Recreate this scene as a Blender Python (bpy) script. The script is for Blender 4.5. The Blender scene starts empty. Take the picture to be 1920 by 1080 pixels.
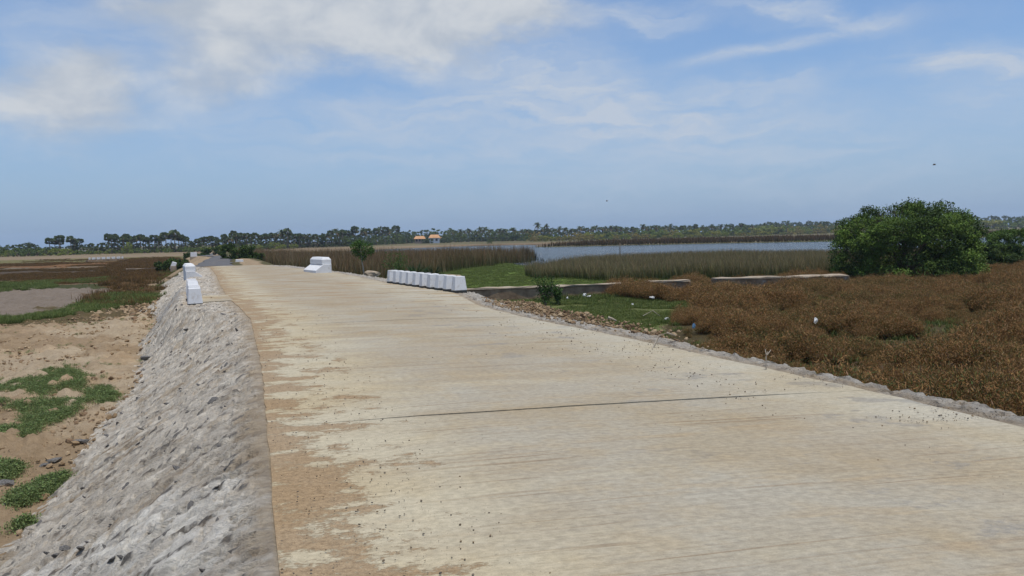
import bpy, bmesh, math, random
import numpy as np
from mathutils import Vector, Matrix

random.seed(7)
RNG = np.random.default_rng(7)
R = math.radians
scene = bpy.context.scene
COL = scene.collection

# ---------------------------------------------------------------- camera
F, CX, CY, CAMH = 1500.0, 960.0, 540.0, 1.6
PITCH, ROLL = math.atan(97.0 / F), R(1.3)
fwd = Vector((0, math.cos(PITCH), -math.sin(PITCH)))
r0 = Vector((1, 0, 0))
u0 = Vector((0, math.sin(PITCH), math.cos(PITCH)))
right = r0 * math.cos(ROLL) - u0 * math.sin(ROLL)
up = u0 * math.cos(ROLL) + r0 * math.sin(ROLL)
CAM = Vector((0, 0, CAMH))
cd = bpy.data.cameras.new('camera')
cd.lens = 36.0 * F / 1920.0
cd.sensor_width = 36.0
cd.clip_start, cd.clip_end = 0.1, 20000
cam = bpy.data.objects.new('camera', cd)
COL.objects.link(cam)
cam.matrix_world = Matrix(((right.x, up.x, -fwd.x, 0), (right.y, up.y, -fwd.y, 0), (right.z, up.z, -fwd.z, CAMH), (0, 0, 0, 1)))
scene.camera = cam

def pdir(px, py):
    return fwd + right * ((px - CX) / F) + up * ((CY - py) / F)

def at(px, py, z=-1.3):
    d = pdir(px, py)
    t = (z - CAMH) / d.z
    return (d.x * t, d.y * t)

# ---------------------------------------------------------------- sun, sky, exposure
SUN_EL, SUN_AZ = R(79), R(135)          # azimuth clockwise from +Y
sd = Vector((math.sin(SUN_AZ) * math.cos(SUN_EL), math.cos(SUN_AZ) * math.cos(SUN_EL), math.sin(SUN_EL)))
sl = bpy.data.lights.new('sun', 'SUN')
sl.energy, sl.angle, sl.color = 3.5, R(0.6), (1.0, 0.95, 0.87)
sun = bpy.data.objects.new('sun', sl)
COL.objects.link(sun)
sun.rotation_euler = sd.to_track_quat('Z', 'Y').to_euler()
scene.view_settings.view_transform = 'Standard'
scene.view_settings.look = 'None'
scene.view_settings.exposure = 0.0
scene.view_settings.gamma = 1.0
scene.view_settings.use_curve_mapping = False

world = bpy.data.worlds.new('World')
scene.world = world
world.use_nodes = True

class NT:
    """small node-tree helper"""
    def __init__(s, tree):
        s.t = tree
        tree.nodes.clear()
    def n(s, typ, **kw):
        nd = s.t.nodes.new(typ)
        for k, v in kw.items():
            setattr(nd, k, v)
        return nd
    def put(s, sock, v):
        if v is None: return
        if hasattr(v, 'is_linked') or isinstance(v, bpy.types.NodeSocket): s.t.links.new(v, sock)
        else: sock.default_value = v
    def math(s, op, a, b=None, c=None, clamp=False):
        nd = s.n('ShaderNodeMath', operation=op, use_clamp=clamp)
        s.put(nd.inputs[0], a); s.put(nd.inputs[1], b); s.put(nd.inputs[2], c)
        return nd.outputs[0]
    def vmath(s, op, a, b=None):
        nd = s.n('ShaderNodeVectorMath', operation=op)
        s.put(nd.inputs[0], a); s.put(nd.inputs[1], b)
        return nd.outputs[0]
    def comb(s, x, y, z=0.0):
        nd = s.n('ShaderNodeCombineXYZ')
        s.put(nd.inputs[0], x); s.put(nd.inputs[1], y); s.put(nd.inputs[2], z)
        return nd.outputs[0]
    def sep(s, v):
        nd = s.n('ShaderNodeSeparateXYZ'); s.put(nd.inputs[0], v)
        return nd.outputs
    def noise(s, vec, scale, detail=4.0, rough=0.55, dist=0.0, col=False):
        nd = s.n('ShaderNodeTexNoise')
        s.put(nd.inputs['Vector'], vec)
        nd.inputs['Scale'].default_value = scale
        nd.inputs['Detail'].default_value = detail
        nd.inputs['Roughness'].default_value = rough
        nd.inputs['Distortion'].default_value = dist
        return nd.outputs['Color'] if col else nd.outputs['Fac']
    def ramp(s, fac, a, b, smooth=True):
        nd = s.n('ShaderNodeMapRange', interpolation_type='SMOOTHSTEP' if smooth else 'LINEAR', clamp=True)
        s.put(nd.inputs[0], fac); s.put(nd.inputs[1], a); s.put(nd.inputs[2], b)
        return nd.outputs[0]
    def mix(s, fac, a, b, mode='MIX'):
        nd = s.n('ShaderNodeMix', data_type='RGBA', blend_type=mode)
        s.put(nd.inputs[0], fac); s.put(nd.inputs[6], a); s.put(nd.inputs[7], b)
        return nd.outputs[2]

def c4(c): return (c[0], c[1], c[2], 1.0)

def build_world():
    w = NT(world.node_tree)
    sky = w.n('ShaderNodeTexSky', sky_type='NISHITA', sun_disc=False)
    sky.sun_elevation, sky.sun_rotation = SUN_EL, SUN_AZ
    sky.altitude, sky.air_density, sky.dust_density, sky.ozone_density = 0, 1.0, 0.4, 1.5
    tc = w.n('ShaderNodeTexCoord').outputs['Generated']
    x, y, z = w.sep(tc)
    az = w.math('ARCTAN2', x, y)
    el = w.math('ARCSINE', z)
    # soft warping of the direction, so that cloud edges are ragged
    v2 = w.comb(az, w.math('MULTIPLY', el, 2.2), 0.0)
    wn = w.noise(v2, 7.0, 5.0, 0.6, 0.0, True)
    wx, wy, wz = w.sep(wn)
    azw = w.math('ADD', az, w.math('MULTIPLY', w.math('SUBTRACT', wx, 0.5), 0.16))
    elw = w.math('ADD', el, w.math('MULTIPLY', w.math('SUBTRACT', wy, 0.5), 0.09))
    el_c = w.math('ADD', el, w.math('MULTIPLY', w.math('SUBTRACT', wy, 0.5), 0.018))
    def blob(px, py, sx, sy, amp, rot=0.0, calm=False):
        d = pdir(px, py).normalized()
        a0, e0 = math.atan2(d.x, d.y), math.asin(d.z)
        da = w.math('SUBTRACT', az if calm else azw, a0); de = w.math('SUBTRACT', el_c if calm else elw, e0)
        cr, sr = math.cos(rot), math.sin(rot)
        p = w.math('ADD', w.math('MULTIPLY', da, cr * F / sx), w.math('MULTIPLY', de, sr * F / sx))
        q = w.math('ADD', w.math('MULTIPLY', da, -sr * F / sy), w.math('MULTIPLY', de, cr * F / sy))
        r2 = w.math('ADD', w.math('MULTIPLY', p, p), w.math('MULTIPLY', q, q))
        g = w.math('EXPONENT', w.math('MULTIPLY', r2, -1.0))
        return w.math('MULTIPLY', g, amp)
    def total(lst):
        o = lst[0]
        for k in lst[1:]: o = w.math('ADD', o, k)
        return o
    # thick white-grey clouds
    thick = total([blob(100, 185, 135, 62, 0.95), blob(165, 130, 55, 40, 0.35), blob(395, 150, 85, 42, 0.62), blob(560, 20, 260, 75, 1.0),
                   blob(800, 60, 150, 50, 0.75), blob(300, 5, 130, 40, 0.5), blob(900, 5, 170, 45, 0.8), blob(980, 50, 110, 35, 0.45), blob(430, 90, 120, 40, 0.35)])
    # thin veils and streaks
    veil = total([blob(1000, 130, 240, 55, 0.55, -0.2), blob(1210, 215, 330, 60, 0.50, -0.12), blob(700, 215, 380, 38, 0.42), blob(1450, 86, 170, 10, 0.62, 0.10, True),
                  blob(1830, 115, 125, 28, 0.65, -0.15), blob(1510, 15, 130, 20, 0.55, -0.25), blob(1200, 30, 150, 26, 0.5), blob(960, 270, 600, 38, 0.28),
                  blob(150, 60, 200, 60, 0.35), blob(1300, 330, 700, 50, 0.25), blob(1880, 170, 90, 40, 0.35), blob(1430, 165, 110, 22, 0.30), blob(640, 300, 240, 16, 0.12)])
    fib = w.noise(w.comb(w.math('MULTIPLY', azw, 3.0), w.math('MULTIPLY', elw, 16.0), 3.1), 3.2, 7.0, 0.58, 0.15)
    puff = w.noise(w.comb(az, w.math('MULTIPLY', el, 1.7), 1.7), 11.0, 7.0, 0.58, 0.25)
    veil = w.math('MULTIPLY', veil, w.ramp(fib, 0.18, 0.66, False))
    thick = w.ramp(w.math('ADD', thick, w.math('MULTIPLY', w.math('SUBTRACT', puff, 0.5), 0.75)), 0.0, 0.98)
    # the rest of the dome: the same kind of broken cloud, laid on a plane overhead
    zz = w.math('MAXIMUM', z, 0.06)
    pl = w.comb(w.math('DIVIDE', x, zz), w.math('DIVIDE', y, zz), 0.0)
    far = w.ramp(w.noise(pl, 0.55, 6.0, 0.55, 0.4), 0.47, 0.74)
    hi = w.ramp(el, R(17), R(28))
    back = w.ramp(w.math('ABSOLUTE', az), R(38), R(60))
    gate = w.math('MAXIMUM', hi, w.math('MULTIPLY', back, w.ramp(el, R(3), R(12))))
    far = w.math('MULTIPLY', w.math('MULTIPLY', far, gate), 0.75)
    skyc = w.mix(1.0, sky.outputs[0], c4((1.02, 1.18, 1.38)), 'MULTIPLY')
    low = w.math('MULTIPLY', w.math('EXPONENT', w.math('MULTIPLY', w.math('MAXIMUM', el, 0.0), -5.5)), 0.97)
    skyc = w.mix(low, skyc, c4((2.42, 3.58, 5.6)))         # moist sea air near the horizon
    cl1 = w.mix(w.math('MULTIPLY', veil, 1.7, None, True), skyc, c4((5.0, 5.75, 6.9)))
    body = w.mix(w.ramp(puff, 0.34, 0.70), c4((4.4, 5.0, 5.9)), c4((6.1, 6.45, 6.9)))
    cl2 = w.mix(w.math('MAXIMUM', thick, far), cl1, body)
    bg = w.n('ShaderNodeBackground')
    w.put(bg.inputs[0], cl2)
    bg.inputs[1].default_value = 0.1
    out = w.n('ShaderNodeOutputWorld')
    w.t.links.new(bg.outputs[0], out.inputs[0])
build_world()

# ---------------------------------------------------------------- numpy noise
def _hash(ix, iy, seed):
    h = (ix.astype(np.int64) * 374761393 + iy.astype(np.int64) * 668265263 + seed * 974634777) & 0xffffffff
    h = ((h ^ (h >> 13)) * 1274126177) & 0xffffffff
    h = h ^ (h >> 16)
    return (h & 0xffffff) / float(0xffffff)

def vnoise(x, y, seed=0):
    x0, y0 = np.floor(x), np.floor(y)
    fx, fy = x - x0, y - y0
    fx, fy = fx * fx * (3 - 2 * fx), fy * fy * (3 - 2 * fy)
    a, b = _hash(x0, y0, seed), _hash(x0 + 1, y0, seed)
    c, d = _hash(x0, y0 + 1, seed), _hash(x0 + 1, y0 + 1, seed)
    return (a * (1 - fx) + b * fx) * (1 - fy) + (c * (1 - fx) + d * fx) * fy

def fbm(x, y, seed=0, oct=4, gain=0.5):
    s, amp, tot = 0, 1.0, 0
    for k in range(oct):
        s = s + amp * vnoise(x, y, seed + 17 * k); tot += amp
        x, y, amp = x * 2.03 + 3.7, y * 2.03 + 1.3, amp * gain
    return s / tot

def voro(x, y, seed=0):
    """distance to nearest and second nearest jittered point, and the nearest cell's two random numbers"""
    x0, y0 = np.floor(x), np.floor(y)
    d1 = np.full(x.shape, 9.0); d2 = np.full(x.shape, 9.0)
    ci = np.zeros(x.shape); cj = np.zeros(x.shape); dx1 = np.zeros(x.shape); dy1 = np.zeros(x.shape)
    for i in (-1, 0, 1):
        for j in (-1, 0, 1):
            px, py = x0 + i, y0 + j
            dx = x - (px + 0.15 + 0.7 * _hash(px, py, seed)); dy = y - (py + 0.15 + 0.7 * _hash(px, py, seed + 5))
            d = np.sqrt(dx * dx + dy * dy)
            near = d < d1
            d2 = np.where(near, d1, np.minimum(d2, d))
            ci = np.where(near, px, ci); cj = np.where(near, py, cj)
            dx1 = np.where(near, dx, dx1); dy1 = np.where(near, dy, dy1)
            d1 = np.where(near, d, d1)
    return d1, d2, _hash(ci, cj, seed + 31), _hash(ci, cj, seed + 57), dx1, dy1

def sstep(a, b, x):
    t = np.clip((x - a) / (b - a), 0, 1)
    return t * t * (3 - 2 * t)

def inpoly(x, y, poly):
    x = np.asarray(x, float); y = np.asarray(y, float)
    ins = np.zeros(x.shape, bool)
    n = len(poly)
    for i in range(n):
        x1, y1 = poly[i]; x2, y2 = poly[(i + 1) % n]
        if y1 == y2: continue
        c = ((y1 > y) != (y2 > y)) & (x < (x2 - x1) * (y - y1) / (y2 - y1) + x1)
        ins ^= c
    return ins

def inpoly_soft(x, y, poly, w, seed=3, fr=0.5):
    wx = x + (fbm(x * fr, y * fr, seed) - 0.5) * 2 * w
    wy = y + (fbm(x * fr + 40, y * fr + 9, seed + 1) - 0.5) * 2 * w
    return inpoly(wx, wy, poly).astype(float)

# ---------------------------------------------------------------- object helpers
def tag(o, label=None, cat=None, group=None, kind=None):
    if label: o['label'] = label
    if cat: o['category'] = cat
    if group: o['group'] = group
    if kind: o['kind'] = kind
    return o

def empty(name, loc=(0, 0, 0), rz=0.0, sc=1.0):
    o = bpy.data.objects.new(name, None)
    o.empty_display_size = 0.2
    o.location = loc; o.rotation_euler = (0, 0, rz); o.scale = (sc, sc, sc)
    COL.objects.link(o)
    return o

def link(name, mesh, m=None, parent=None, loc=None):
    o = bpy.data.objects.new(name, mesh)
    if m is not None and len(mesh.materials) == 0: mesh.materials.append(m)
    if parent is not None: o.parent = parent
    if loc is not None: o.location = loc
    COL.objects.link(o)
    return o

def copy_tree(o, parent=None):
    c = o.copy(); COL.objects.link(c)
    if parent is not None: c.parent = parent
    for ch in list(o.children): copy_tree(ch, c)
    return c

def raw_mesh(name, V, T, C=None, smooth=False, uv=None):
    V = np.asarray(V, np.float32); T = np.asarray(T, np.int32)
    k = T.shape[1]
    me = bpy.data.meshes.new(name)
    me.vertices.add(len(V)); me.vertices.foreach_set('co', V.ravel())
    me.loops.add(T.size); me.loops.foreach_set('vertex_index', T.ravel())
    me.polygons.add(len(T))
    me.polygons.foreach_set('loop_start', np.arange(0, T.size, k, dtype=np.int32))
    me.update(calc_edges=True)
    me.polygons.foreach_set('use_smooth', np.full(len(T), bool(smooth)))
    if C is not None:
        ca = me.color_attributes.new('Col', 'FLOAT_COLOR', 'POINT')
        C = np.asarray(C, np.float32)
        ca.data.foreach_set('color', np.concatenate([C, np.ones((len(C), 1), np.float32)], 1).ravel())
    if uv is not None:
        ul = me.uv_layers.new(name='UVMap')
        ul.data.foreach_set('uv', np.asarray(uv, np.float32)[T.ravel()].ravel())
    me.validate()
    return me

class Acc:
    """collects triangles with per-vertex colours"""
    def __init__(s): s.V, s.T, s.C, s.n = [], [], [], 0
    def add(s, v, t, c):
        v = np.asarray(v, float).reshape(-1, 3); t = np.asarray(t, int).reshape(-1, 3)
        c = np.asarray(c, float)
        if c.ndim == 1: c = np.tile(c, (len(v), 1))
        s.V.append(v); s.T.append(t + s.n); s.C.append(c); s.n += len(v)
    def mesh(s, name, smooth=False):
        return raw_mesh(name, np.concatenate(s.V), np.concatenate(s.T), np.concatenate(s.C), smooth)
    def tube(s, pts, rad, c, k=6, cap=True):
        pts = [Vector(p) for p in pts]
        v, t = [], []
        for i, p in enumerate(pts):
            d = (pts[min(i + 1, len(pts) - 1)] - pts[max(i - 1, 0)]).normalized()
            a = d.orthogonal().normalized(); b = d.cross(a)
            for j in range(k):
                th = 2 * math.pi * j / k
                v.append(p + (a * math.cos(th) + b * math.sin(th)) * rad[i])
        for i in range(len(pts) - 1):
            for j in range(k):
                q = i * k + j; q2 = i * k + (j + 1) % k
                t += [(q, q2, q2 + k), (q, q2 + k, q + k)]
        if cap:
            v.append(pts[-1]); e = len(v) - 1; b0 = (len(pts) - 1) * k
            t += [(b0 + j, b0 + (j + 1) % k, e) for j in range(k)]
        s.add([tuple(q) for q in v], t, c)

def unit(n, rng=RNG):
    v = rng.normal(size=(n, 3))
    return v / np.linalg.norm(v, axis=1, keepdims=True)

def leaf_tris(acc, P, L, W, cols, N=None, flat=0.0, rng=RNG, d=None, face=None):
    """a small leaf (two triangles, folded) at each point P; L length, W width, cols (n,3)"""
    n = len(P)
    if d is None: d = unit(n, rng)
    if N is not None: d = d + N * flat
    d = d / np.linalg.norm(d, axis=1, keepdims=True)
    o = np.cross(d, unit(n, rng) if face is None else unit(n, rng) * .75 + face); o /= np.linalg.norm(o, axis=1, keepdims=True) + 1e-9
    L = np.broadcast_to(L, (n,))[:, None]; W = np.broadcast_to(W, (n,))[:, None]
    a = P; b = P + d * L * 0.5 + o * W * 0.5; c = P + d * L; e = P + d * L * 0.5 - o * W * 0.5
    V = np.stack([a, b, c, e], 1).reshape(-1, 3)
    i = np.arange(n)[:, None] * 4
    T = np.concatenate([i + np.array([[0, 1, 2]]), i + np.array([[0, 2, 3]])], 0)
    acc.add(V, T, np.repeat(cols, 4, 0))

def blades(acc, P, H, W, lean, c0, c1, rng=RNG):
    """upright grass blades: base colour c0, tip colour c1 (n,3 each); three triangles each"""
    n = len(P)
    th = rng.uniform(0, 2 * np.pi, n); ph = rng.uniform(0, 2 * np.pi, n)
    H = np.broadcast_to(H, (n,)); W = np.broadcast_to(W, (n,)); lean = np.broadcast_to(lean, (n,))
    s = np.stack([np.cos(th), np.sin(th), 0 * th], 1) * (W * 0.5)[:, None]
    l = np.stack([np.cos(ph), np.sin(ph), 0 * ph], 1) * (lean * H)[:, None]
    z = np.zeros((n, 3)); z[:, 2] = H
    m = P + l * 0.3 + z * 0.55
    t = P + l + z
    V = np.stack([P - s, P + s, m - s * 0.8, m + s * 0.8, t], 1).reshape(-1, 3)
    i = np.arange(n)[:, None] * 5
    T = np.concatenate([i + np.array([[0, 1, 3]]), i + np.array([[0, 3, 2]]), i + np.array([[2, 3, 4]])], 0)
    cm = c0 * 0.45 + c1 * 0.55
    C = np.stack([c0, c0, cm, cm, c1], 1).reshape(-1, 3)
    acc.add(V, T, C)

def jitter_col(base, n, amt=0.25, hue=0.08, rng=RNG):
    base = np.asarray(base, float)
    f = 1 + rng.uniform(-amt, amt, (n, 1)); h = 1 + rng.uniform(-hue, hue, (n, 3))
    return np.clip(base * f * h, 0, 1)

# ---------------------------------------------------------------- materials
def principled(nt, color, rough=0.8, spec=0.3, normal=None):
    p = nt.n('ShaderNodeBsdfPrincipled')
    nt.put(p.inputs['Base Color'], color)
    nt.put(p.inputs['Roughness'], rough)
    nt.put(p.inputs['Specular IOR Level'], spec)
    if normal is not None: nt.put(p.inputs['Normal'], normal)
    return p

def finish(nt, shader):
    o = nt.n('ShaderNodeOutputMaterial')
    nt.t.links.new(shader, o.inputs[0])

def bump(nt, h, strength=0.5, dist=0.02, prev=None):
    b = nt.n('ShaderNodeBump')
    b.inputs['Strength'].default_value = strength; b.inputs['Distance'].default_value = dist
    nt.put(b.inputs['Height'], h)
    if prev is not None: nt.put(b.inputs['Normal'], prev)
    return b.outputs[0]

def new_mat(name):
    m = bpy.data.materials.new(name); m.use_nodes = True
    return m, NT(m.node_tree)

def mat_leaf(name, trans=0.25, rough=0.55, spec=0.25):
    m, t = new_mat(name)
    a = t.n('ShaderNodeAttribute', attribute_name='Col').outputs['Color']
    p = principled(t, a, rough, spec)
    tr = t.n('ShaderNodeBsdfTranslucent'); t.put(tr.inputs[0], t.mix(1.0, a, c4((1.15, 1.15, 0.85)), 'MULTIPLY'))
    mx = t.n('ShaderNodeMixShader'); mx.inputs[0].default_value = trans
    t.t.links.new(p.outputs[0], mx.inputs[1]); t.t.links.new(tr.outputs[0], mx.inputs[2])
    finish(t, mx.outputs[0])
    return m

def mat_speckle(name, a, b, scale=6.0, rough=0.85, bumpd=0.01, c=None, cthr=0.62):
    m, t = new_mat(name)
    tc = t.n('ShaderNodeTexCoord').outputs['Object']
    n1 = t.noise(tc, scale, 6, 0.6)
    col = t.mix(t.ramp(n1, 0.32, 0.68), c4(a), c4(b))
    if c is not None:
        col = t.mix(t.ramp(t.noise(tc, scale * 0.6, 5, 0.65, 0.3), cthr, cthr + 0.1), col, c4(c))
    n2 = t.noise(tc, scale * 8, 5, 0.65)
    finish(t, principled(t, col, rough, 0.25, bump(t, t.math('ADD', n1, t.math('MULTIPLY', n2, 0.4)), 0.7, bumpd)).outputs[0])
    return m

def mat_vcol(name, rough=0.9):
    m, t = new_mat(name)
    a = t.n('ShaderNodeAttribute', attribute_name='Col').outputs['Color']
    tc = t.n('ShaderNodeTexCoord').outputs['Object']
    n = t.noise(tc, 9.0, 5, 0.6)
    col = t.mix(1.0, a, t.mix(n, c4((0.65,) * 3), c4((1.35,) * 3)), 'MULTIPLY')
    finish(t, principled(t, col, rough, 0.2, bump(t, n, 0.6, 0.02)).outputs[0])
    return m

def mat_ground():
    m, t = new_mat('soil_and_turf')
    a = t.n('ShaderNodeAttribute', attribute_name='Col').outputs['Color']
    pos = t.n('ShaderNodeNewGeometry').outputs['Position']
    n1 = t.noise(pos, 0.9, 8, 0.65)
    n2 = t.noise(pos, 7.0, 8, 0.7)
    n3 = t.noise(pos, 45.0, 4, 0.7)
    k = t.math('ADD', t.math('MULTIPLY', n1, 0.5), t.math('ADD', t.math('MULTIPLY', n2, 0.75), t.math('MULTIPLY', n3, 0.45)))
    v = t.ramp(k, 0.55, 1.18, False)
    col = t.mix(1.0, a, t.mix(v, c4((0.58, 0.54, 0.50)), c4((1.42, 1.44, 1.46))), 'MULTIPLY')
    h = t.math('ADD', n2, t.math('MULTIPLY', n3, 0.35))
    finish(t, principled(t, col, 0.95, 0.1, bump(t, h, 0.9, 0.06)).outputs[0])
    return m

def mat_concrete():
    """weathered road concrete: u = metres from the left edge, v = metres along the road"""
    m, t = new_mat('road_concrete')
    uv = t.n('ShaderNodeUVMap', uv_map='UVMap').outputs[0]
    u, v, _ = t.sep(uv)
    warp = t.noise(t.comb(t.math('MULTIPLY', u, 0.35), t.math('MULTIPLY', v, 0.5)), 1.0, 2, 0.5)
    vw = t.math('ADD', v, t.math('MULTIPLY', warp, 0.25))
    def streak(su, sv, sc=1.0, det=4, off=0.0, rough=0.55):
        return t.noise(t.comb(t.math('ADD', t.math('MULTIPLY', u, su), off), t.math('MULTIPLY', vw, sv)), sc, det, rough)
    big = t.noise(t.comb(u, t.math('MULTIPLY', v, 1.3)), 0.55, 5, 0.6)
    s1 = streak(0.7, 3.2, 1.0, 7, 3.0, 0.62)
    s2 = streak(0.9, 16.0, 1.0, 5, 9.0, 0.62)
    s3 = streak(2.2, 55.0, 1.0, 4, 1.0, 0.6)
    base = t.mix(t.ramp(big, 0.35, 0.68), c4((0.35, 0.297, 0.212)), c4((0.37, 0.332, 0.255)))
    base = t.mix(t.math('MULTIPLY', t.ramp(s1, 0.54, 0.70), 0.6), base, c4((0.37, 0.285, 0.175)))
    base = t.mix(t.math('MULTIPLY', t.ramp(streak(0.3, 2.0, 1.0, 5, 21.0), 0.52, 0.7), 0.6), base, c4((0.44, 0.385, 0.275)))
    base = t.mix(t.math('MULTIPLY', t.ramp(s2, 0.54, 0.80), 0.20), base, c4((0.24, 0.19, 0.135)))
    s4 = streak(0.06, 4.5, 1.0, 3, 33.0)
    pres = t.ramp(streak(0.5, 1.2, 1.0, 3, 51.0), 0.45, 0.62)
    base = t.mix(t.math('MULTIPLY', t.math('MULTIPLY', t.ramp(t.math('ABSOLUTE', t.math('SUBTRACT', s4, 0.5)), 0.013, 0.003), pres), 0.75), base, c4((0.23, 0.165, 0.10)))
    base = t.mix(t.math('MULTIPLY', t.ramp(s3, 0.45, 0.75), 0.30), base, c4((0.21, 0.165, 0.12)))
    mot = t.noise(t.comb(u, v, 2.0), 2.6, 7, 0.68)
    base = t.mix(t.math('MULTIPLY', t.ramp(mot, 0.48, 0.66), 0.45), base, c4((0.385, 0.31, 0.20)))
    mot2 = t.noise(t.comb(u, v, 7.0), 5.0, 8, 0.72)
    base = t.mix(t.math('MULTIPLY', t.ramp(mot2, 0.52, 0.68), 0.28), base, c4((0.27, 0.235, 0.18)))
    # pale band of clean laitance along the right edge and beside the sand on the left
    edge = t.math('MULTIPLY', t.ramp(t.math('ADD', u, t.math('MULTIPLY', t.math('SUBTRACT', big, 0.5), 2.0)), 3.9, 5.3), 0.55)
    base = t.mix(edge, base, c4((0.46, 0.42, 0.32)))
    ll = t.math('MULTIPLY', t.ramp(t.math('ADD', u, t.math('MULTIPLY', t.math('SUBTRACT', s1, 0.5), 2.5)), 1.9, 0.5), 0.7)
    base = t.mix(ll, base, c4((0.49, 0.425, 0.29)))
    # grey worn patches
    pn = t.noise(t.comb(t.math('MULTIPLY', u, 0.9), t.math('MULTIPLY', v, 1.3), 5.0), 1.5, 8, 0.66, 0.2)
    pm = t.math('MULTIPLY', t.math('MULTIPLY', t.ramp(pn, 0.585, 0.64), t.ramp(u, 2.0, 3.4)), 0.65)
    base = t.mix(pm, base, c4((0.255, 0.235, 0.20)))
    # windblown sand on the left edge and in streaks
    st = t.noise(t.comb(t.math('MULTIPLY', u, 1.7), t.math('MULTIPLY', vw, 2.6), 8.0), 1.0, 9, 0.70)
    lim = t.math('ADD', 0.12, t.math('MULTIPLY', t.math('SUBTRACT', st, 0.44), 5.5))
    grit = t.noise(t.comb(t.math('MULTIPLY', u, 0.6), v), 55.0, 3, 0.7)
    sand = t.ramp(t.math('ADD', t.math('SUBTRACT', lim, u), t.math('MULTIPLY', t.math('SUBTRACT', grit, 0.5), 1.1)), -0.08, 0.22)
    st2 = t.noise(t.comb(t.math('MULTIPLY', u, 0.55), t.math('MULTIPLY', vw, 2.2), 14.0), 1.0, 7, 0.66)
    away = t.ramp(v, 8.5, 24.0)
    sand2 = t.math('MULTIPLY', t.ramp(t.math('ADD', st2, t.math('MULTIPLY', away, 0.10)), 0.60, 0.69), t.math('ADD', 0.35, t.math('MULTIPLY', away, 0.5)))
    fine = t.noise(t.comb(u, v), 40.0, 4, 0.7)
    sc = t.mix(t.ramp(fine, 0.25, 0.75), c4((0.235, 0.165, 0.095)), c4((0.40, 0.295, 0.18)))
    col = t.mix(sand2, base, sc)
    col = t.mix(sand, col, sc)
    pit = t.noise(t.comb(t.math('MULTIPLY', u, 0.7), v), 22.0, 5, 0.7)
    col = t.mix(1.0, col, t.mix(t.ramp(pit, 0.3, 0.7), c4((0.84,) * 3), c4((1.15,) * 3)), 'MULTIPLY')
    spk = t.noise(t.comb(u, v), 90.0, 2, 0.6)
    col = t.mix(t.math('MULTIPLY', t.ramp(spk, 0.64, 0.74), 0.6), col, c4((0.13, 0.10, 0.075)))
    grain = t.mix(t.noise(t.comb(u, v), 160.0, 3, 0.7), c4((0.60,) * 3), c4((1.40,) * 3))
    col = t.mix(1.0, col, grain, 'MULTIPLY')
    col = t.mix(1.0, col, t.mix(t.ramp(t.noise(t.comb(u, v, 11.0), 0.75, 5, 0.62), 0.38, 0.66), c4((0.97, 0.98, 0.985)), c4((0.92, 0.875, 0.79))), 'MULTIPLY')
    h = t.math('ADD', t.math('MULTIPLY', s3, 0.6), t.math('ADD', t.math('MULTIPLY', s2, 0.5), t.math('MULTIPLY', t.math('MULTIPLY', sand, fine), 0.8)))
    finish(t, principled(t, col, 0.9, 0.2, bump(t, h, 0.7, 0.016)).outputs[0])
    return m

def mat_pitching():
    m, t = new_mat('mortared_rubble')
    a = t.n('ShaderNodeAttribute', attribute_name='Col').outputs['Color']
    pos = t.n('ShaderNodeNewGeometry').outputs['Position']
    n1 = t.noise(pos, 5.0, 8, 0.68, 0.3)
    n2 = t.noise(pos, 30.0, 6, 0.7)
    col = t.mix(1.0, a, t.mix(t.ramp(n1, 0.3, 0.72), c4((0.72, 0.70, 0.68)), c4((1.22, 1.22, 1.20))), 'MULTIPLY')
    st = t.noise(t.vmath('MULTIPLY', pos, (1.0, 3.2, 2.2)), 8.0, 8, 0.74, 0.4)
    col = t.mix(t.math('MULTIPLY', t.ramp(st, 0.57, 0.66), 0.6), col, c4((0.15, 0.14, 0.13)))
    sd2 = t.noise(pos, 3.3, 7, 0.7, 0.2)
    col = t.mix(t.math('MULTIPLY', t.ramp(sd2, 0.50, 0.70), 0.5), col, c4((0.37, 0.28, 0.18)))
    h = t.math('SUBTRACT', t.math('ADD', n1, t.math('MULTIPLY', n2, 0.45)), t.math('MULTIPLY', st, 0.9))
    finish(t, principled(t, col, 0.9, 0.2, bump(t, h, 1.0, 0.05)).outputs[0])
    return m

def mat_water():
    m, t = new_mat('lake_water')
    pos = t.n('ShaderNodeNewGeometry').outputs['Position']
    w1 = t.noise(t.vmath('MULTIPLY', pos, (0.5, 1.5, 1.0)), 1.6, 5, 0.6)
    w2 = t.noise(t.vmath('MULTIPLY', pos, (0.03, 0.12, 1.0)), 1.0, 3, 0.5)
    st = t.math('MULTIPLY', w1, t.math('ADD', 0.35, w2))
    p = principled(t, c4((0.055, 0.068, 0.075)), 0.16, 0.5, bump(t, st, 1.0, 1.1))
    p.inputs['IOR'].default_value = 1.33
    finish(t, p.outputs[0])
    return m

def mat_paint(name, col, dirt, amount=0.5):
    m, t = new_mat(name)
    tc = t.n('ShaderNodeTexCoord').outputs['Object']
    oi = t.n('ShaderNodeObjectInfo').outputs['Random']
    vec = t.vmath('ADD', tc, t.comb(t.math('MULTIPLY', oi, 37.0), oi, oi))
    n = t.noise(vec, 6.0, 7, 0.7, 0.3)
    c = t.mix(t.math('MULTIPLY', t.ramp(n, 0.52, 0.72), amount), c4(col), c4(dirt))
    r = t.noise(t.vmath('MULTIPLY', vec, (9.0, 9.0, 1.2)), 2.0, 5, 0.7)
    c = t.mix(t.math('MULTIPLY', t.ramp(r, 0.56, 0.72), amount * 0.6), c, c4(dirt))
    finish(t, principled(t, c, 0.75, 0.3, bump(t, t.noise(vec, 30.0, 5, 0.65), 0.35, 0.008)).outputs[0])
    return m

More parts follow.
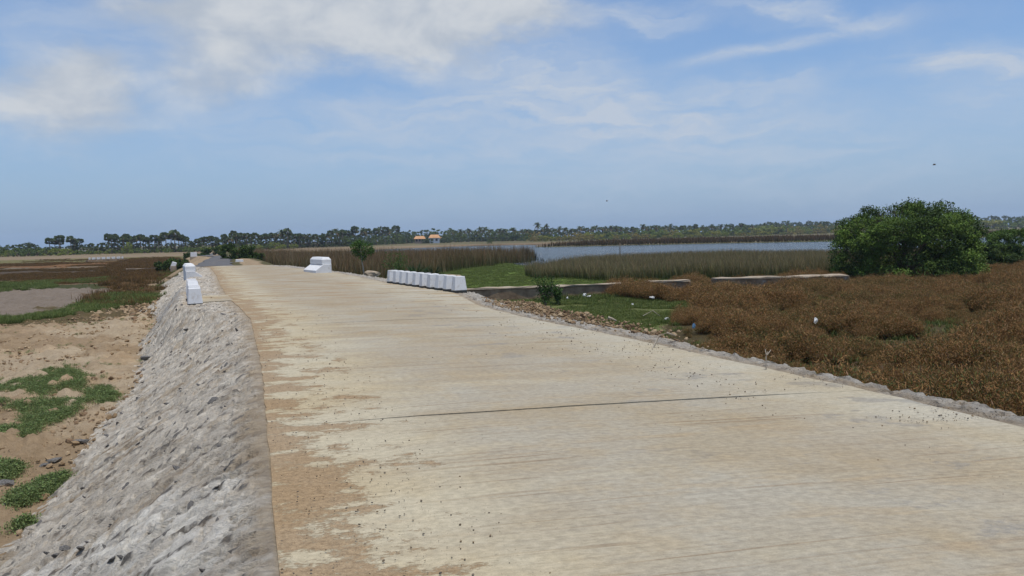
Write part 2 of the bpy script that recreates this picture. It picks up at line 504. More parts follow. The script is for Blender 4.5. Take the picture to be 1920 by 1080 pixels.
M_GROUND, M_CONC, M_PITCH, M_WATER = mat_ground(), mat_concrete(), mat_pitching(), mat_water()
M_WHITE = mat_paint('white_paint', (0.70, 0.70, 0.69), (0.42, 0.37, 0.29), 0.65)
M_BLACK = mat_paint('black_paint', (0.035, 0.038, 0.036), (0.12, 0.11, 0.09), 0.4)
M_LEAF = mat_leaf('green_leaf', 0.22, 0.65, 0.14)
M_DRY = mat_leaf('dry_leaf', 0.32, 0.8, 0.1)
M_SCRUB = mat_leaf('scrub_leaf', 0.14, 0.8, 0.1)
M_BUSH = mat_leaf('bush_leaf', 0.08, 0.65, 0.12)
M_BARK = mat_speckle('bark', (0.10, 0.075, 0.05), (0.22, 0.17, 0.12), 8.0)
M_DEADWOOD = mat_speckle('dead_wood', (0.30, 0.25, 0.19), (0.45, 0.39, 0.30), 8.0)
M_STONE = mat_speckle('dark_stone', (0.085, 0.08, 0.074), (0.20, 0.188, 0.17), 9.0, 0.85, 0.02, (0.30, 0.29, 0.27), 0.6)
M_MASON = mat_speckle('old_masonry', (0.20, 0.13, 0.078), (0.36, 0.255, 0.16), 2.2, 0.95, 0.04, (0.40, 0.35, 0.28), 0.60)
M_COPING = mat_speckle('old_coping', (0.27, 0.21, 0.145), (0.41, 0.34, 0.25), 2.0, 0.95, 0.02)
M_CLOD = mat_vcol('dry_clod', 0.95)
M_ASPHALT = mat_speckle('worn_asphalt', (0.085, 0.082, 0.08), (0.13, 0.125, 0.12), 1.2, 0.9, 0.01, (0.34, 0.24, 0.14), 0.60)
M_BASE = mat_speckle('joint_filler', (0.05, 0.048, 0.046), (0.10, 0.09, 0.08), 8.0)
M_ROOF = mat_speckle('orange_tile', (0.46, 0.245, 0.11), (0.56, 0.32, 0.16), 0.8)
M_WALLW = mat_speckle('house_wall', (0.62, 0.64, 0.66), (0.72, 0.73, 0.74), 0.5)
M_WALLT = mat_speckle('house_wall_tan', (0.36, 0.27, 0.20), (0.46, 0.36, 0.28), 0.5)
M_PALEROOF = mat_speckle('pale_sheet_roof', (0.55, 0.52, 0.48), (0.68, 0.66, 0.62), 0.8)
M_DARKGLASS = mat_speckle('dark_opening', (0.03, 0.03, 0.035), (0.05, 0.05, 0.055), 1.0)

# ---------------------------------------------------------------- road course and terrain height
_yl = np.array([-30, 0, 4, 6, 10, 16.5, 20, 22.9, 30, 40, 53, 57, 80, 104, 130, 180, 300.])
_ol = np.array([.09, .09, .095, .125, .16, .08, -.20, -.50, -.95, -1.45, -2.3, -3.9, -4.2, -4.6, -8.0, -8.0, -8.0])
_yr = np.array([-30, 0, 8, 11.9, 15.2, 18.3, 21, 23.3, 26, 29.3, 33, 39.7, 47, 55, 58, 80, 104, 130, 180, 300.])
_or = np.array([6.2, 6.2, 6.1, 5.86, 5.5, 5.4, 5.75, 6.05, 5.7, 5.15, 4.95, 4.5, 3.1, 1.55, .4, -.3, -2.0, -5.6, -5.6, -5.6])
def xL(y): return np.interp(y, _yl, _ol) - 0.3333 * np.asarray(y)
def xR(y): return np.interp(y, _yr, _or) - 0.3333 * np.asarray(y)
COSR = 0.945

def top_z(y): return -0.75 * sstep(70, 190, np.asarray(y, float))     # the road sinks to field level far off

_toe_y = np.array([-30, 10, 18, 22.6, 28, 31.5, 33, 34.5, 36.5, 42, 60, 120.])
_toe_w = np.array([2.5, 2.45, 2.35, 2.5, 2.35, 2.4, 2.9, 3.4, 2.9, 3.2, 2.6, 2.6])
_lsh_y = np.array([-30, 17, 20.5, 30, 33, 35, 40, 45, 60, 120.])
_lsh_w = np.array([.10, .10, 1.35, 1.40, .9, 1.2, 1.2, .4, .3, .3])
_rsh_y = np.array([-30, 18, 21, 24, 29, 33, 39, 60, 120.])
_rsh_w = np.array([.47, .47, .55, .70, .75, 1.0, .75, 1.6, 1.2])

LAKE = [at(*p, -1.4) for p in ((655, 470.5), (740, 466.5), (850, 462.3), (990, 459.3), (1012, 460.5), (1000, 463.5), (1040, 462.8), (1170, 460), (1300, 457), (1450, 454.3), (1580, 452), (1800, 446.5), (2000, 441.5), (2300, 434),
        (2300, 452), (2000, 461), (1860, 462), (1700, 472), (1575, 477), (1300, 482), (1100, 490), (1040, 500), (1000, 501), (975, 497), (940, 489), (800, 484), (660, 479))]

def gz(x, y):
    """height of the bare ground"""
    x = np.asarray(x, float); y = np.asarray(y, float)
    yy = np.clip(y, -30, 300)
    dl = (xL(yy) - x) * COSR
    dr = (x - xR(yy)) * COSR
    und = (fbm(x * 0.35, y * 0.35, 11) - 0.5) * 0.30 + (fbm(x * 1.6, y * 1.6, 12) - 0.5) * 0.14
    far = np.exp(-np.hypot(x, y) / 120.0)
    low = -1.30 + und * (0.25 + 0.75 * far)
    lake = inpoly(x + (fbm(x * .05, y * .05, 4) - .5) * 4, y + (fbm(x * .05, y * .05, 5) - .5) * 4, LAKE)
    low = np.where(lake, -1.62, low)
    tw = np.interp(yy, _toe_y, _toe_w)
    sw = np.interp(yy, _rsh_y, _rsh_w)
    tz = top_z(yy)
    lw = np.interp(yy, _lsh_y, _lsh_w)
    left = tz - 0.012 - 0.03 * np.minimum(dl, lw) + (low - tz + 0.03) * (0.35 * sstep(lw, tw, dl) + 0.65 * np.clip((dl - lw) / (tw - lw), 0, 1))
    rt = np.where(dr < sw, tz - 0.012 - 0.05 * dr, tz - 0.035 + (low - tz + 0.035) * sstep(sw - 0.15, sw + 1.7 + 2.4 * sstep(11, 13.5, y) * (1 - sstep(19, 22, y)), dr))
    z = np.where(dl > 0, np.minimum(left, tz), np.where(dr > 0, rt, tz - 0.14 + 0.06 * sstep(54, 56, y)))
    blend = sstep(300, 340, y)
    return z * (1 - blend) + low * blend

def gz1(x, y): return float(gz(np.array([x]), np.array([y]))[0])

def hit(px, py, lift=0.0):
    """where the line of sight through a pixel of the photograph meets the ground"""
    d = pdir(px, py)
    t = np.concatenate([np.linspace(2, 60, 1500), np.geomspace(60, 1500, 2500)[1:]])
    X, Y, Z = d.x * t, d.y * t, CAMH + d.z * t
    below = Z < gz(X, Y) + lift
    i = int(np.argmax(below)) if below.any() else len(t) - 1
    return (X[i], Y[i], float(gz(X[i:i + 1], Y[i:i + 1])[0]))

# ---------------------------------------------------------------- ground sheet
def P(*pts, z=-1.3): return [at(px, py, z) for px, py in pts]

GREEN_R = P((905, 572), (1205, 650), (1250, 612), (1330, 575), (1300, 556), (1180, 545), (1000, 560), (930, 563))
ALGAE = P((770, 527), (860, 498), (985, 487), (1060, 496), (1120, 520), (1200, 524), (1330, 520), (1330, 534), (1180, 538), (880, 545), (760, 536))
_xr = [(float(xR(y)) + 1.25, y) for y in (-6, 0, 4, 8, 10.2)]
SCRUB_R = _xr + P((1215, 640), (1290, 592), (1345, 572), (1200, 562), (1090, 556), (1165, 546), (1300, 533), (1560, 523), (1720, 520), (1850, 502), (1990, 488)) + [(52, 60), (52, -6)]
GREYFIELD = P((-60, 554), (-60, 610), (60, 592), (130, 580), (180, 560), (214, 535), (205, 524), (120, 531), (0, 545))
MARSH_L = P((205, 575), (150, 580), (210, 530), (190, 508), (230, 488), (320, 483), (345, 490), (335, 505), (300, 520), (318, 552), (292, 566))
DIRT_L_FAR = 28.0

def ground():
    fine = np.linspace(R(-42), R(42), 620)
    rest = np.linspace(R(42), R(318), 70)[1:-1]
    th = np.concatenate([fine, rest])
    rr = np.concatenate([[0.6], np.geomspace(1.6, 500, 430), np.geomspace(500, 1500, 24)[1:]])
    TH, RR = np.meshgrid(th, rr)
    X, Y = RR * np.sin(TH), RR * np.cos(TH)
    Z = gz(X, Y)
    n_th = len(th)
    _yy = np.clip(Y, -30, 300); _dl = (xL(_yy) - X) * COSR; _dr = (X - xR(_yy)) * COSR
    under = ((_dl > -.3) & (_dl < np.interp(_yy, _toe_y, _toe_w) - .12) & (Y > 1.0) & (Y < 55.5)) | ((_dr > -.3) & (_dr < np.interp(_yy, _rsh_y, _rsh_w) + .95) & (Y > 2.7) & (Y < 55.5))
    Z = Z - 0.16 * under
    left = X < xL(np.clip(Y, -30, 300))
    # clods and roughness in the near dirt on the left
    dl = (xL(np.clip(Y, -30, 300)) - X) * COSR
    tw = np.interp(np.clip(Y, -30, 120), _toe_y, _toe_w)
    rough = sstep(tw - 0.1, tw + 0.5, dl) * (Y < 60) * np.where(left, 1, 0)
    d1, d2, h1, h2, _, _ = voro(X * 2.3, Y * 2.3, 8)
    lump = np.clip(1 - d1 * 1.5, 0, 1) * (h1 > 0.5) * (0.5 + h2)
    Z = Z + rough * (lump * 0.13 + (fbm(X * 4, Y * 4, 66, 4, 0.65) - 0.5) * 0.20)
    # colours: what the soil and low cover itself is
    C = np.zeros(X.shape + (3,))
    C[:] = (0.185, 0.14, 0.09)
    nA = fbm(X * 0.22, Y * 0.22, 21, 5); nB = fbm(X * 0.9, Y * 0.9, 22, 4); nC = fbm(X * 0.03, Y * 0.03, 23, 4)
    nW = fbm(X * 0.05, Y * 0.05, 29, 4)
    def paint(mask, col):
        k = np.clip(mask, 0, 1)[..., None]
        C[:] = C * (1 - k) + np.array(col) * k
    # left: bands of fields going away from the road
    Yb = Y + 0.32 * (X + 45) * 0 + (nA - 0.5) * 10 * np.clip(Y / 60, 0.2, 2)
    L = left.astype(float)
    paint(L, (0.36, 0.285, 0.19))
    paint(L * sstep(0.50, 0.62, nA) * (Y < 50), (0.275, 0.20, 0.12))
    paint(L * sstep(0.60, 0.72, nB) * (Y < 50) * 0.7, (0.37, 0.27, 0.165))
    paint(L * (Yb > DIRT_L_FAR + 3), (0.10, 0.075, 0.035))
    paint(L * inpoly_soft(X, Y, GREYFIELD, 3.2, 31, .35), (0.185, 0.15, 0.115))
    paint(L * (Yb > 54) * (Yb < 60), (0.055, 0.06, 0.022))
    paint(L * (Yb > 60) * (Yb < 72), (0.13, 0.085, 0.045))
    paint(L * (Yb > 72) * (Yb < 104), (0.075, 0.055, 0.035))
    paint(L * (Yb > 104) * (Yb < 112), (0.15, 0.12, 0.08))
    paint(L * (Yb > 112) * (Yb < 150), (0.16, 0.085, 0.035))
    paint(L * (Yb > 145) * (Yb < 200), (0.14, 0.125, 0.05))
    paint(L * (Yb > 185), (0.22, 0.165, 0.105))
    paint(L * (Yb > 185) * sstep(0.5, 0.6, nW) * 0.6, (0.16, 0.14, 0.06))
    paint(L * inpoly_soft(X, Y, MARSH_L, 1.8, 33), (0.10, 0.06, 0.025))
    Rm = (~left).astype(float)
    paint(Rm * (Y < 60), (0.10, 0.085, 0.04))
    paint(Rm * (Y >= 60) * (Y < 230), (0.09, 0.08, 0.035))
    paint(Rm * (Y >= 215), (0.20, 0.145, 0.085))
    paint(Rm * (Y >= 215) * sstep(0.48, 0.58, nC), (0.11, 0.08, 0.045))
    paint(Rm * (Y > 215) * (X < -20), (0.22, 0.165, 0.10))
    paint(inpoly_soft(X, Y, GREEN_R, 0.8, 35), (0.125, 0.14, 0.05))
    paint(inpoly_soft(X, Y, GREEN_R, 0.8, 35) * sstep(0.55, 0.7, nB) * 0.7, (0.14, 0.10, 0.045))
    paint(inpoly_soft(X, Y, ALGAE, 0.9, 36), (0.115, 0.165, 0.035))
    paint(inpoly_soft(X, Y, SCRUB_R, 0.6, 37), (0.07, 0.055, 0.025))
    # far land under the trees
    paint((Y > 330) * 0.8, (0.12, 0.11, 0.05))
    # strip of tan spoil beside the right shoulder
    dr = (X - xR(np.clip(Y, -30, 300))) * COSR
    paint((dr > 0.3) * (dr < 2.6 + (nB - 0.5) * 1.6) * (Y > 11.2) * (Y < 21.5), (0.28, 0.20, 0.11))
    # embankment beyond the concrete: tan shoulders of the asphalt road
    paint((dl > -0.5) * (dl < 2.3 + nB) * (Y > 56) * (Y < 300), (0.30, 0.225, 0.14))
    paint((dr > -0.5) * (dr < 0.5 + nB) * (Y > 56) * (Y < 300), (0.30, 0.225, 0.14))
    # indices; the ring closes on itself
    nr = len(rr)
    idx = np.arange(nr * n_th).reshape(nr, n_th)
    a = idx[:-1]; b = np.roll(idx, -1, 1)[:-1]; c = np.roll(idx, -1, 1)[1:]; d = idx[1:]
    T = np.stack([a, b, c, d], -1).reshape(-1, 4)
    me = raw_mesh('ground', np.stack([X, Y, Z], -1).reshape(-1, 3), T[:, ::-1], C.reshape(-1, 3), True)
    o = link('ground', me, M_GROUND)
    tag(o, kind='structure')
ground()

def water():
    pts = np.array(LAKE); c = pts.mean(0)
    pts = c + (pts - c) * 1.0
    V = []
    n = len(pts)
    for i in range(n):           # push the shoreline outwards under the bank
        p, q, r = pts[i - 1], pts[i], pts[(i + 1) % n]
        t = r - p; nn = np.array([t[1], -t[0]]); nn /= np.linalg.norm(nn) + 1e-9
        V.append((q[0] - nn[0] * 6 * (1), q[1] - nn[1] * 6, -1.42))
    bm = bmesh.new()
    f = bm.faces.new([bm.verts.new(v) for v in V])
    bm.normal_update()
    if f.normal.z < 0: f.normal_flip()
    bmesh.ops.triangulate(bm, faces=bm.faces[:])
    me = bpy.data.meshes.new('lake'); bm.to_mesh(me); bm.free()
    tag(link('lake', me, M_WATER), kind='structure')
water()

# ---------------------------------------------------------------- concrete road of separate slabs
road = empty('road'); tag(road, kind='structure')
JOINTS = []
def jline(lp, rp):
    return (lp, rp)
pl1, pr1 = at(520, 800, 0), at(1580, 734, 0)
pl2, pr2 = at(470, 612, 0), at(960, 597, 0)
JOINTS = [(-9.0, -8.0), (pl1[1] - 0.02, pr1[1] + 0.05), (pl2[1], pr2[1] + 0.25), (22.9, 23.6), (31.0, 31.6), (39.2, 39.8), (47.3, 47.6), (54.6, 55.4)]
def slab(k):
    (l0, r0_), (l1, r1) = JOINTS[k], JOINTS[k + 1]
    nu, nv = 60, (40 if k < 3 else 16)
    s = np.linspace(0, 1, nu + 1); t = np.linspace(0, 1, nv + 1)
    t = t.copy(); S, T = np.meshgrid(s, t)
    yl, yr = l0 + (l1 - l0) * T, r0_ + (r1 - r0_) * T
    lx, rx = xL(yl), xR(yr)
    X = lx + (rx - lx) * S; Y = yl + (yr - yl) * S
    U = S * (rx - lx) * 1.0
    Vv = l0 + (l1 - l0) * T + 0 * S
    # ragged joint edges with a gap
    gap = 0.004 + 0.021 * sstep(0.06, 0.32, s) * (1 - sstep(0.74, 0.95, s)) if k in (0, 1) else 0.006 + 0.014 * sstep(.45, .55, s)
    e = gap + 0.012 * (fbm(s * 50, s * 0 + k, 70, 4) - 0.5)
    e2 = gap + 0.012 * (fbm(s * 50, s * 0 + k + 9, 71, 4) - 0.5)
    wob = 0.05 * (fbm(s * 6, s * 0 + k + 1, 72, 3) - 0.5); wob0 = 0.05 * (fbm(s * 6, s * 0 + k, 72, 3) - 0.5)
    Y[-1] += wob - np.maximum(e, 0.002); Y[0] += wob0 + np.maximum(e2, 0.002)
    # ragged outer edges
    ye = Y[:, -1]
    X[:, -1] += (fbm(ye * 3, ye * 0, 73, 4) - 0.5) * 0.10
    X[:, 0] += (fbm(ye * 5, ye * 0 + 5, 74, 5, .65) - 0.5) * 0.06
    Z = 0.004 * np.sin(S * np.pi) * 6 + (fbm(X * 0.6, Y * 0.6, 75, 3) - 0.5) * 0.02 * np.sin(S * np.pi)
    n1 = nu + 1
    idx = np.arange(n1 * (nv + 1)).reshape(nv + 1, n1)
    Q = np.stack([idx[:-1, :-1], idx[:-1, 1:], idx[1:, 1:], idx[1:, :-1]], -1).reshape(-1, 4)
    top = np.stack([X, Y, Z], -1).reshape(-1, 3)
    # side skirts
    ring = np.concatenate([idx[0, :], idx[1:, -1], idx[-1, -2::-1], idx[-2:0:-1, 0]])
    low = top[ring].copy(); low[:, 2] = -0.16
    base = len(top); m = len(ring)
    i = np.arange(m); j = (i + 1) % m
    Q2 = np.stack([ring[i], base + i, base + j, ring[j]], -1)
    uvs = np.concatenate([np.stack([U, Vv], -1).reshape(-1, 2), np.stack([U, Vv], -1).reshape(-1, 2)[ring]])
    me = raw_mesh('slab', np.concatenate([top, low]), np.concatenate([Q, Q2]), None, False, uvs)
    link('slab', me, M_CONC, road)
for k in range(len(JOINTS) - 1): slab(k)

# filler visible in the open joints
def joint_bed():
    V, T = [], []
    for k, (a, b) in enumerate(JOINTS[1:-1]):
        i = len(V)
        V += [(float(xL(a)) + .03, a - .1, -0.035), (float(xR(b)) - .06, b - .1, -0.035), (float(xR(b)) - .06, b + .1, -0.035), (float(xL(a)) + .03, a + .1, -0.035)]
        T.append((i, i + 1, i + 2, i + 3))
    link('joint_filler', raw_mesh('joint_filler', V, T), M_BASE, road)
joint_bed()

def culvert_deck():
    """concrete aprons reaching from the road to the two rows of guard blocks"""
    def patch(pts, uo):
        pts = np.array(pts, float)
        n, m = 12, 6
        s, t = np.meshgrid(np.linspace(0, 1, n + 1), np.linspace(0, 1, m + 1))
        A = pts[0] * (1 - s[..., None]) + pts[1] * s[..., None]; B = pts[3] * (1 - s[..., None]) + pts[2] * s[..., None]
        Pt = A * (1 - t[..., None]) + B * t[..., None]
        Zt = 0.006 + 0 * s
        e = (fbm(Pt[..., 0] * 4, Pt[..., 1] * 4, 90, 3) - 0.5) * 0.07
        top = np.stack([Pt[..., 0] + e, Pt[..., 1] + e, Zt], -1).reshape(-1, 3)
        idx = np.arange((n + 1) * (m + 1)).reshape(m + 1, n + 1)
        Q = np.stack([idx[:-1, :-1], idx[:-1, 1:], idx[1:, 1:], idx[1:, :-1]], -1).reshape(-1, 4)
        ring = np.concatenate([idx[0, :], idx[1:, -1], idx[-1, -2::-1], idx[-2:0:-1, 0]])
        low = top[ring].copy(); low[:, 2] -= 0.22
        i = np.arange(len(ring)); j = (i + 1) % len(ring)
        Q2 = np.stack([ring[i], len(top) + i, len(top) + j, ring[j]], -1)
        V = np.concatenate([top, low])
        uv = np.stack([V[:, 0] - V[:, 0].min() + uo, V[:, 1]], -1)
        link('apron', raw_mesh('apron', V, np.concatenate([Q, Q2]), None, False, uv), M_CONC, road)
    l = lambda y, d: (float(xL(y)) - d, y)
    patch([l(21.6, 1.05), l(22.2, -.05), l(24.6, -.05), l(24.2, 1.05)], 0.2)
culvert_deck()

# asphalt road beyond the concrete
def asphalt():
    y = np.concatenate([np.linspace(55.2, 110, 50), np.linspace(112, 300, 60)])
    lx = -.3333 * y + np.interp(y, [55, 80, 104, 130, 300], [-3.55, -3.8, -4.0, -7.5, -7.5]) + (fbm(y * .5, y * 0, 81, 3) - .5) * .6
    rx = -.3333 * y + np.interp(y, [55, 80, 104, 130, 300], [-.75, -1.4, -1.9, -5.3, -5.3]) + (fbm(y * .5, y * 0 + 4, 82, 3) - .5) * .9
    s = np.linspace(0, 1, 7)
    X = lx[:, None] * (1 - s) + rx[:, None] * s; Y = np.repeat(y[:, None], 7, 1)
    Z = top_z(Y) - 0.025 + 0.04 * np.sin(s * np.pi)
    idx = np.arange(X.size).reshape(X.shape)
    Q = np.stack([idx[:-1, :-1], idx[:-1, 1:], idx[1:, 1:], idx[1:, :-1]], -1).reshape(-1, 4)
    tag(link('asphalt_road', raw_mesh('asphalt_road', np.stack([X, Y, Z], -1).reshape(-1, 3), Q, None, True), M_ASPHALT), kind='structure')
asphalt()

# ---------------------------------------------------------------- mortared rubble on both banks
PITCH_ROOTS = {}
def pitching(side):
    left = side == 'left'
    rows = np.geomspace(1.2, 56, 760) if left else np.geomspace(3.0, 56, 520)
    nd = 120 if left else 44
    dmax = (np.interp(rows, _toe_y, _toe_w) + 0.05) if left else (np.interp(rows, _rsh_y, _rsh_w) + 1.1)
    t = np.linspace(0, 1, nd)
    D = dmax[:, None] * t[None, :] - 0.05
    Y0 = np.repeat(rows[:, None], nd, 1)
    edge = xL(Y0) if left else xR(Y0)
    sgn = -1.0 if left else 1.0
    # move outwards perpendicular to the road
    X = edge + sgn * D * COSR; Y = Y0 + sgn * D * 0.315
    # toe edge ragged
    X = X + (fbm(Y0 * 1.5, Y0 * 0, 41, 3) - .5) * 0.3 * (t[None, :] > 0.97)
    Z = np.where(D < 0.01, -0.014, gz(X, Y) + 0.004)
    # rubble: tilted facets swept with mortar
    a, b = X * 0.95 + Y * 0.31, Y * 0.95 - X * 0.31
    wa = a + (fbm(a * 3, b * 3, 43) - .5) * .25; wb = b + (fbm(a * 3 + 7, b * 3, 44) - .5) * .25
    d1, d2, h1, h2, dx, dy = voro(wa * 4.6, wb * 7.0, 45)
    facet = (h1 - .5) * .035 + dx * (h2 - .5) * .09 + dy * (h1 - .68) * .12
    groove = -0.030 * np.exp(-((d2 - d1) / 0.13) ** 2)
    e1, e2, g1, g2, ex, ey = voro(wa * 9, wb * 19, 46)
    facet2 = (g1 - .5) * .018 + ex * (g2 - .5) * .035 + ey * (g1 - .72) * .075
    k = sstep(0.0, 0.25, D) if left else sstep(0.0, 0.18, D)
    edgek = sstep(0.01, 0.08, D)
    amp = edgek * (0.25 + 0.75 * k) * (0.8 if left else 0.75)
    Z = Z + amp * (facet + groove + facet2 + (fbm(X * 9, Y * 9, 47, 4, .6) - .5) * .05 + (fbm(wa * 5, wb * 40, 50, 3, .6) - .5) * .022)
    Z = Z + 0
    # old grey-brown mortar, fresh pale mortar nearest the camera
    C = np.zeros(X.shape + (3,))
    n = fbm(X * 1.3, Y * 1.3, 48, 4); n2 = fbm(X * 5, Y * 5, 49, 4)
    C[:] = (0.50, 0.452, 0.375)
    if left:
        lim = 5.7 + (D * 0.55) + (n - .5) * 1.6
        f = (1 - sstep(-0.12, 0.12, Y0 - lim))[..., None]
        C[:] = C * (1 - f) + np.array((0.66, 0.625, 0.55)) * f
        wing = (sstep(22.5, 24, Y) * (1 - sstep(30, 33, Y)) * sstep(0.9, 1.6, D))[..., None]
        C[:] = C * (1 - wing) + np.array((0.38, 0.36, 0.325)) * wing
    else:
        C[:] = (0.375, 0.345, 0.295)
    C *= (0.86 + .28 * h1[..., None] ** 1.5) * (0.92 + .16 * g2[..., None])
    joint = np.exp(-((d2 - d1) / .07) ** 2)[..., None] * .45
    C[:] = C * (1 - joint) + C.mean((0, 1)) * 1.12 * joint
    spill = (sstep(.30, .0, D + (n2 - .5) * .5 + (n - .5) * .3) * .75)[..., None]
    C[:] = C * (1 - spill) + np.array((0.33, 0.25, 0.155)) * spill
    bare = ((g1 > 0.90) & (e2 - e1 > .12) & (k > .6) & (h2 > .35))
    C[bare] = (0.16, 0.148, 0.13)
    sand = (sstep(.45, .75, n2) * sstep(.36, .62, n) * 0.7)[..., None]
    C[:] = C * (1 - sand) + np.array((0.34, 0.26, 0.165)) * sand
    idx = np.arange(X.size).reshape(X.shape)
    Q = np.stack([idx[:-1, :-1], idx[:-1, 1:], idx[1:, 1:], idx[1:, :-1]], -1).reshape(-1, 4)
    if left: Q = Q[:, ::-1]
    root = link('stone_pitching', raw_mesh('stone_pitching', np.stack([X, Y, Z], -1).reshape(-1, 3), Q, C.reshape(-1, 3), False), M_PITCH)
    tag(root, kind='structure')
    PITCH_ROOTS[side] = (root, X, Y, Z, D)
pitching('left'); pitching('right')

# ---------------------------------------------------------------- loose stones
def rock_mesh(name, seed, flat=0.6, C=None, sub=1):
    rng = np.random.default_rng(seed)
    bm = bmesh.new()
    bmesh.ops.create_icosphere(bm, subdivisions=sub, radius=0.5)
    for v in bm.verts:
        s = 1 + rng.uniform(-.28, .28)
        v.co = Vector((v.co.x * s * 1.15, v.co.y * s * .85, v.co.z * s * flat))
    V = np.array([v.co[:] for v in bm.verts]); bm.verts.index_update()
    T = np.array([[v.index for v in f.verts] for f in bm.faces]); bm.free()
    return raw_mesh(name, V, T, None if C is None else np.tile(C, (len(V), 1)) * (1 + rng.uniform(-.15, .15, (len(V), 1))))

stone_meshes = [rock_mesh('stone', 100 + i, random.uniform(.45, .7)) for i in range(7)]
for me in stone_meshes: me.materials.append(M_STONE)
def bank_stones():
    root, X, Y, Z, D = PITCH_ROOTS['left']
    cnt = 0
    tries = 0
    while cnt < 230 and tries < 5000:
        tries += 1
        i = int(RNG.integers(0, X.shape[0] - 1)); j = int(RNG.integers(16, X.shape[1] - 2))
        y = Y[i, j]
        if y > 24: continue
        if y < 3.0: continue
        s = RNG.uniform(.025, .065) * (1 + 0.6 * (RNG.uniform() > .9)) * (0.75 + y * .03)
        o = link('stone', stone_meshes[cnt % 7], None, root)
        o.location = (X[i, j], y, Z[i, j] + s * 0.06)
        o.rotation_euler = (RNG.uniform(-.3, .3), RNG.uniform(-.9, -.3), RNG.uniform(0, 6.28))
        o.scale = (s * 1.5, s, s * .8)
        cnt += 1
bank_stones()

# ---------------------------------------------------------------- scattered instances (stuff)
LIB = {}
def lib(name, meshes):
    c = bpy.data.collections.new(name)
    for i, me in enumerate(meshes):
        o = bpy.data.objects.new(name + '_source', me); c.objects.link(o)
    LIB[name] = c
    return c

def scatter(name, colname, pts, scl, label=None, tilt=0.15, zs=None):
    n = len(pts)
    me = bpy.data.meshes.new(name)
    me.vertices.add(n); me.vertices.foreach_set('co', np.asarray(pts, np.float32).ravel())
    a = me.attributes.new('rot', 'FLOAT_VECTOR', 'POINT')
    rot = np.stack([RNG.uniform(-tilt, tilt, n), RNG.uniform(-tilt, tilt, n), RNG.uniform(0, 6.28, n)], 1)
    a.data.foreach_set('vector', rot.astype(np.float32).ravel())
    b = me.attributes.new('scl', 'FLOAT_VECTOR', 'POINT')
    scl = np.broadcast_to(scl, (n,)); zz = scl if zs is None else scl * zs
    b.data.foreach_set('vector', np.stack([scl, scl, zz], 1).astype(np.float32).ravel())
    o = bpy.data.objects.new(name, me); COL.objects.link(o)
    g = bpy.data.node_groups.new(name + '_nodes', 'GeometryNodeTree')
    g.interface.new_socket('Geometry', in_out='INPUT', socket_type='NodeSocketGeometry')
    g.interface.new_socket('Geometry', in_out='OUTPUT', socket_type='NodeSocketGeometry')
    N = g.nodes.new
    gi, go = N('NodeGroupInput'), N('NodeGroupOutput')
    ci = N('GeometryNodeCollectionInfo'); ci.inputs['Collection'].default_value = LIB[colname]
    ci.inputs['Separate Children'].default_value = True; ci.inputs['Reset Children'].default_value = True
    ip = N('GeometryNodeInstanceOnPoints'); ip.inputs['Pick Instance'].default_value = True
    def named(nm):
        q = N('GeometryNodeInputNamedAttribute'); q.data_type = 'FLOAT_VECTOR'; q.inputs['Name'].default_value = nm
        return q.outputs[0]
    rnd = N('FunctionNodeRandomValue'); rnd.data_type = 'INT'
    ins = [s for s in rnd.inputs if s.type == 'INT']
    ins[0].default_value = 0; ins[1].default_value = len(LIB[colname].objects) - 1
    outp = [s for s in rnd.outputs if s.type == 'INT'][0]
    e2r = N('FunctionNodeEulerToRotation')
    L = g.links.new
    L(gi.outputs[0], ip.inputs['Points']); L(ci.outputs[0], ip.inputs['Instance'])
    L(outp, ip.inputs['Instance Index'])
    L(named('rot'), e2r.inputs[0]); L(e2r.outputs[0], ip.inputs['Rotation'])
    L(named('scl'), ip.inputs['Scale'])
    L(ip.outputs[0], go.inputs[0])
    md = o.modifiers.new('scatter', 'NODES'); md.node_group = g
    tag(o, label, kind='stuff')
    return o

def sample_poly(poly, n, seed=0, soft=0.6, keep=None):
    p = np.array(poly); lo, hi = p.min(0), p.max(0)
    x = RNG.uniform(lo[0], hi[0], n); y = RNG.uniform(lo[1], hi[1], n)
    m = inpoly_soft(x, y, poly, soft, 60 + seed) > .5
    if keep is not None: m &= keep(x, y)
    return x[m], y[m]

def ground_pts(x, y, dz=0.0): return np.stack([x, y, gz(x, y) + dz], 1)

def in_view(x, y, margin=6.0):
    a = np.degrees(np.arctan2(x, y))
    return (np.abs(a) < 33.5 + margin) & (y > 0)

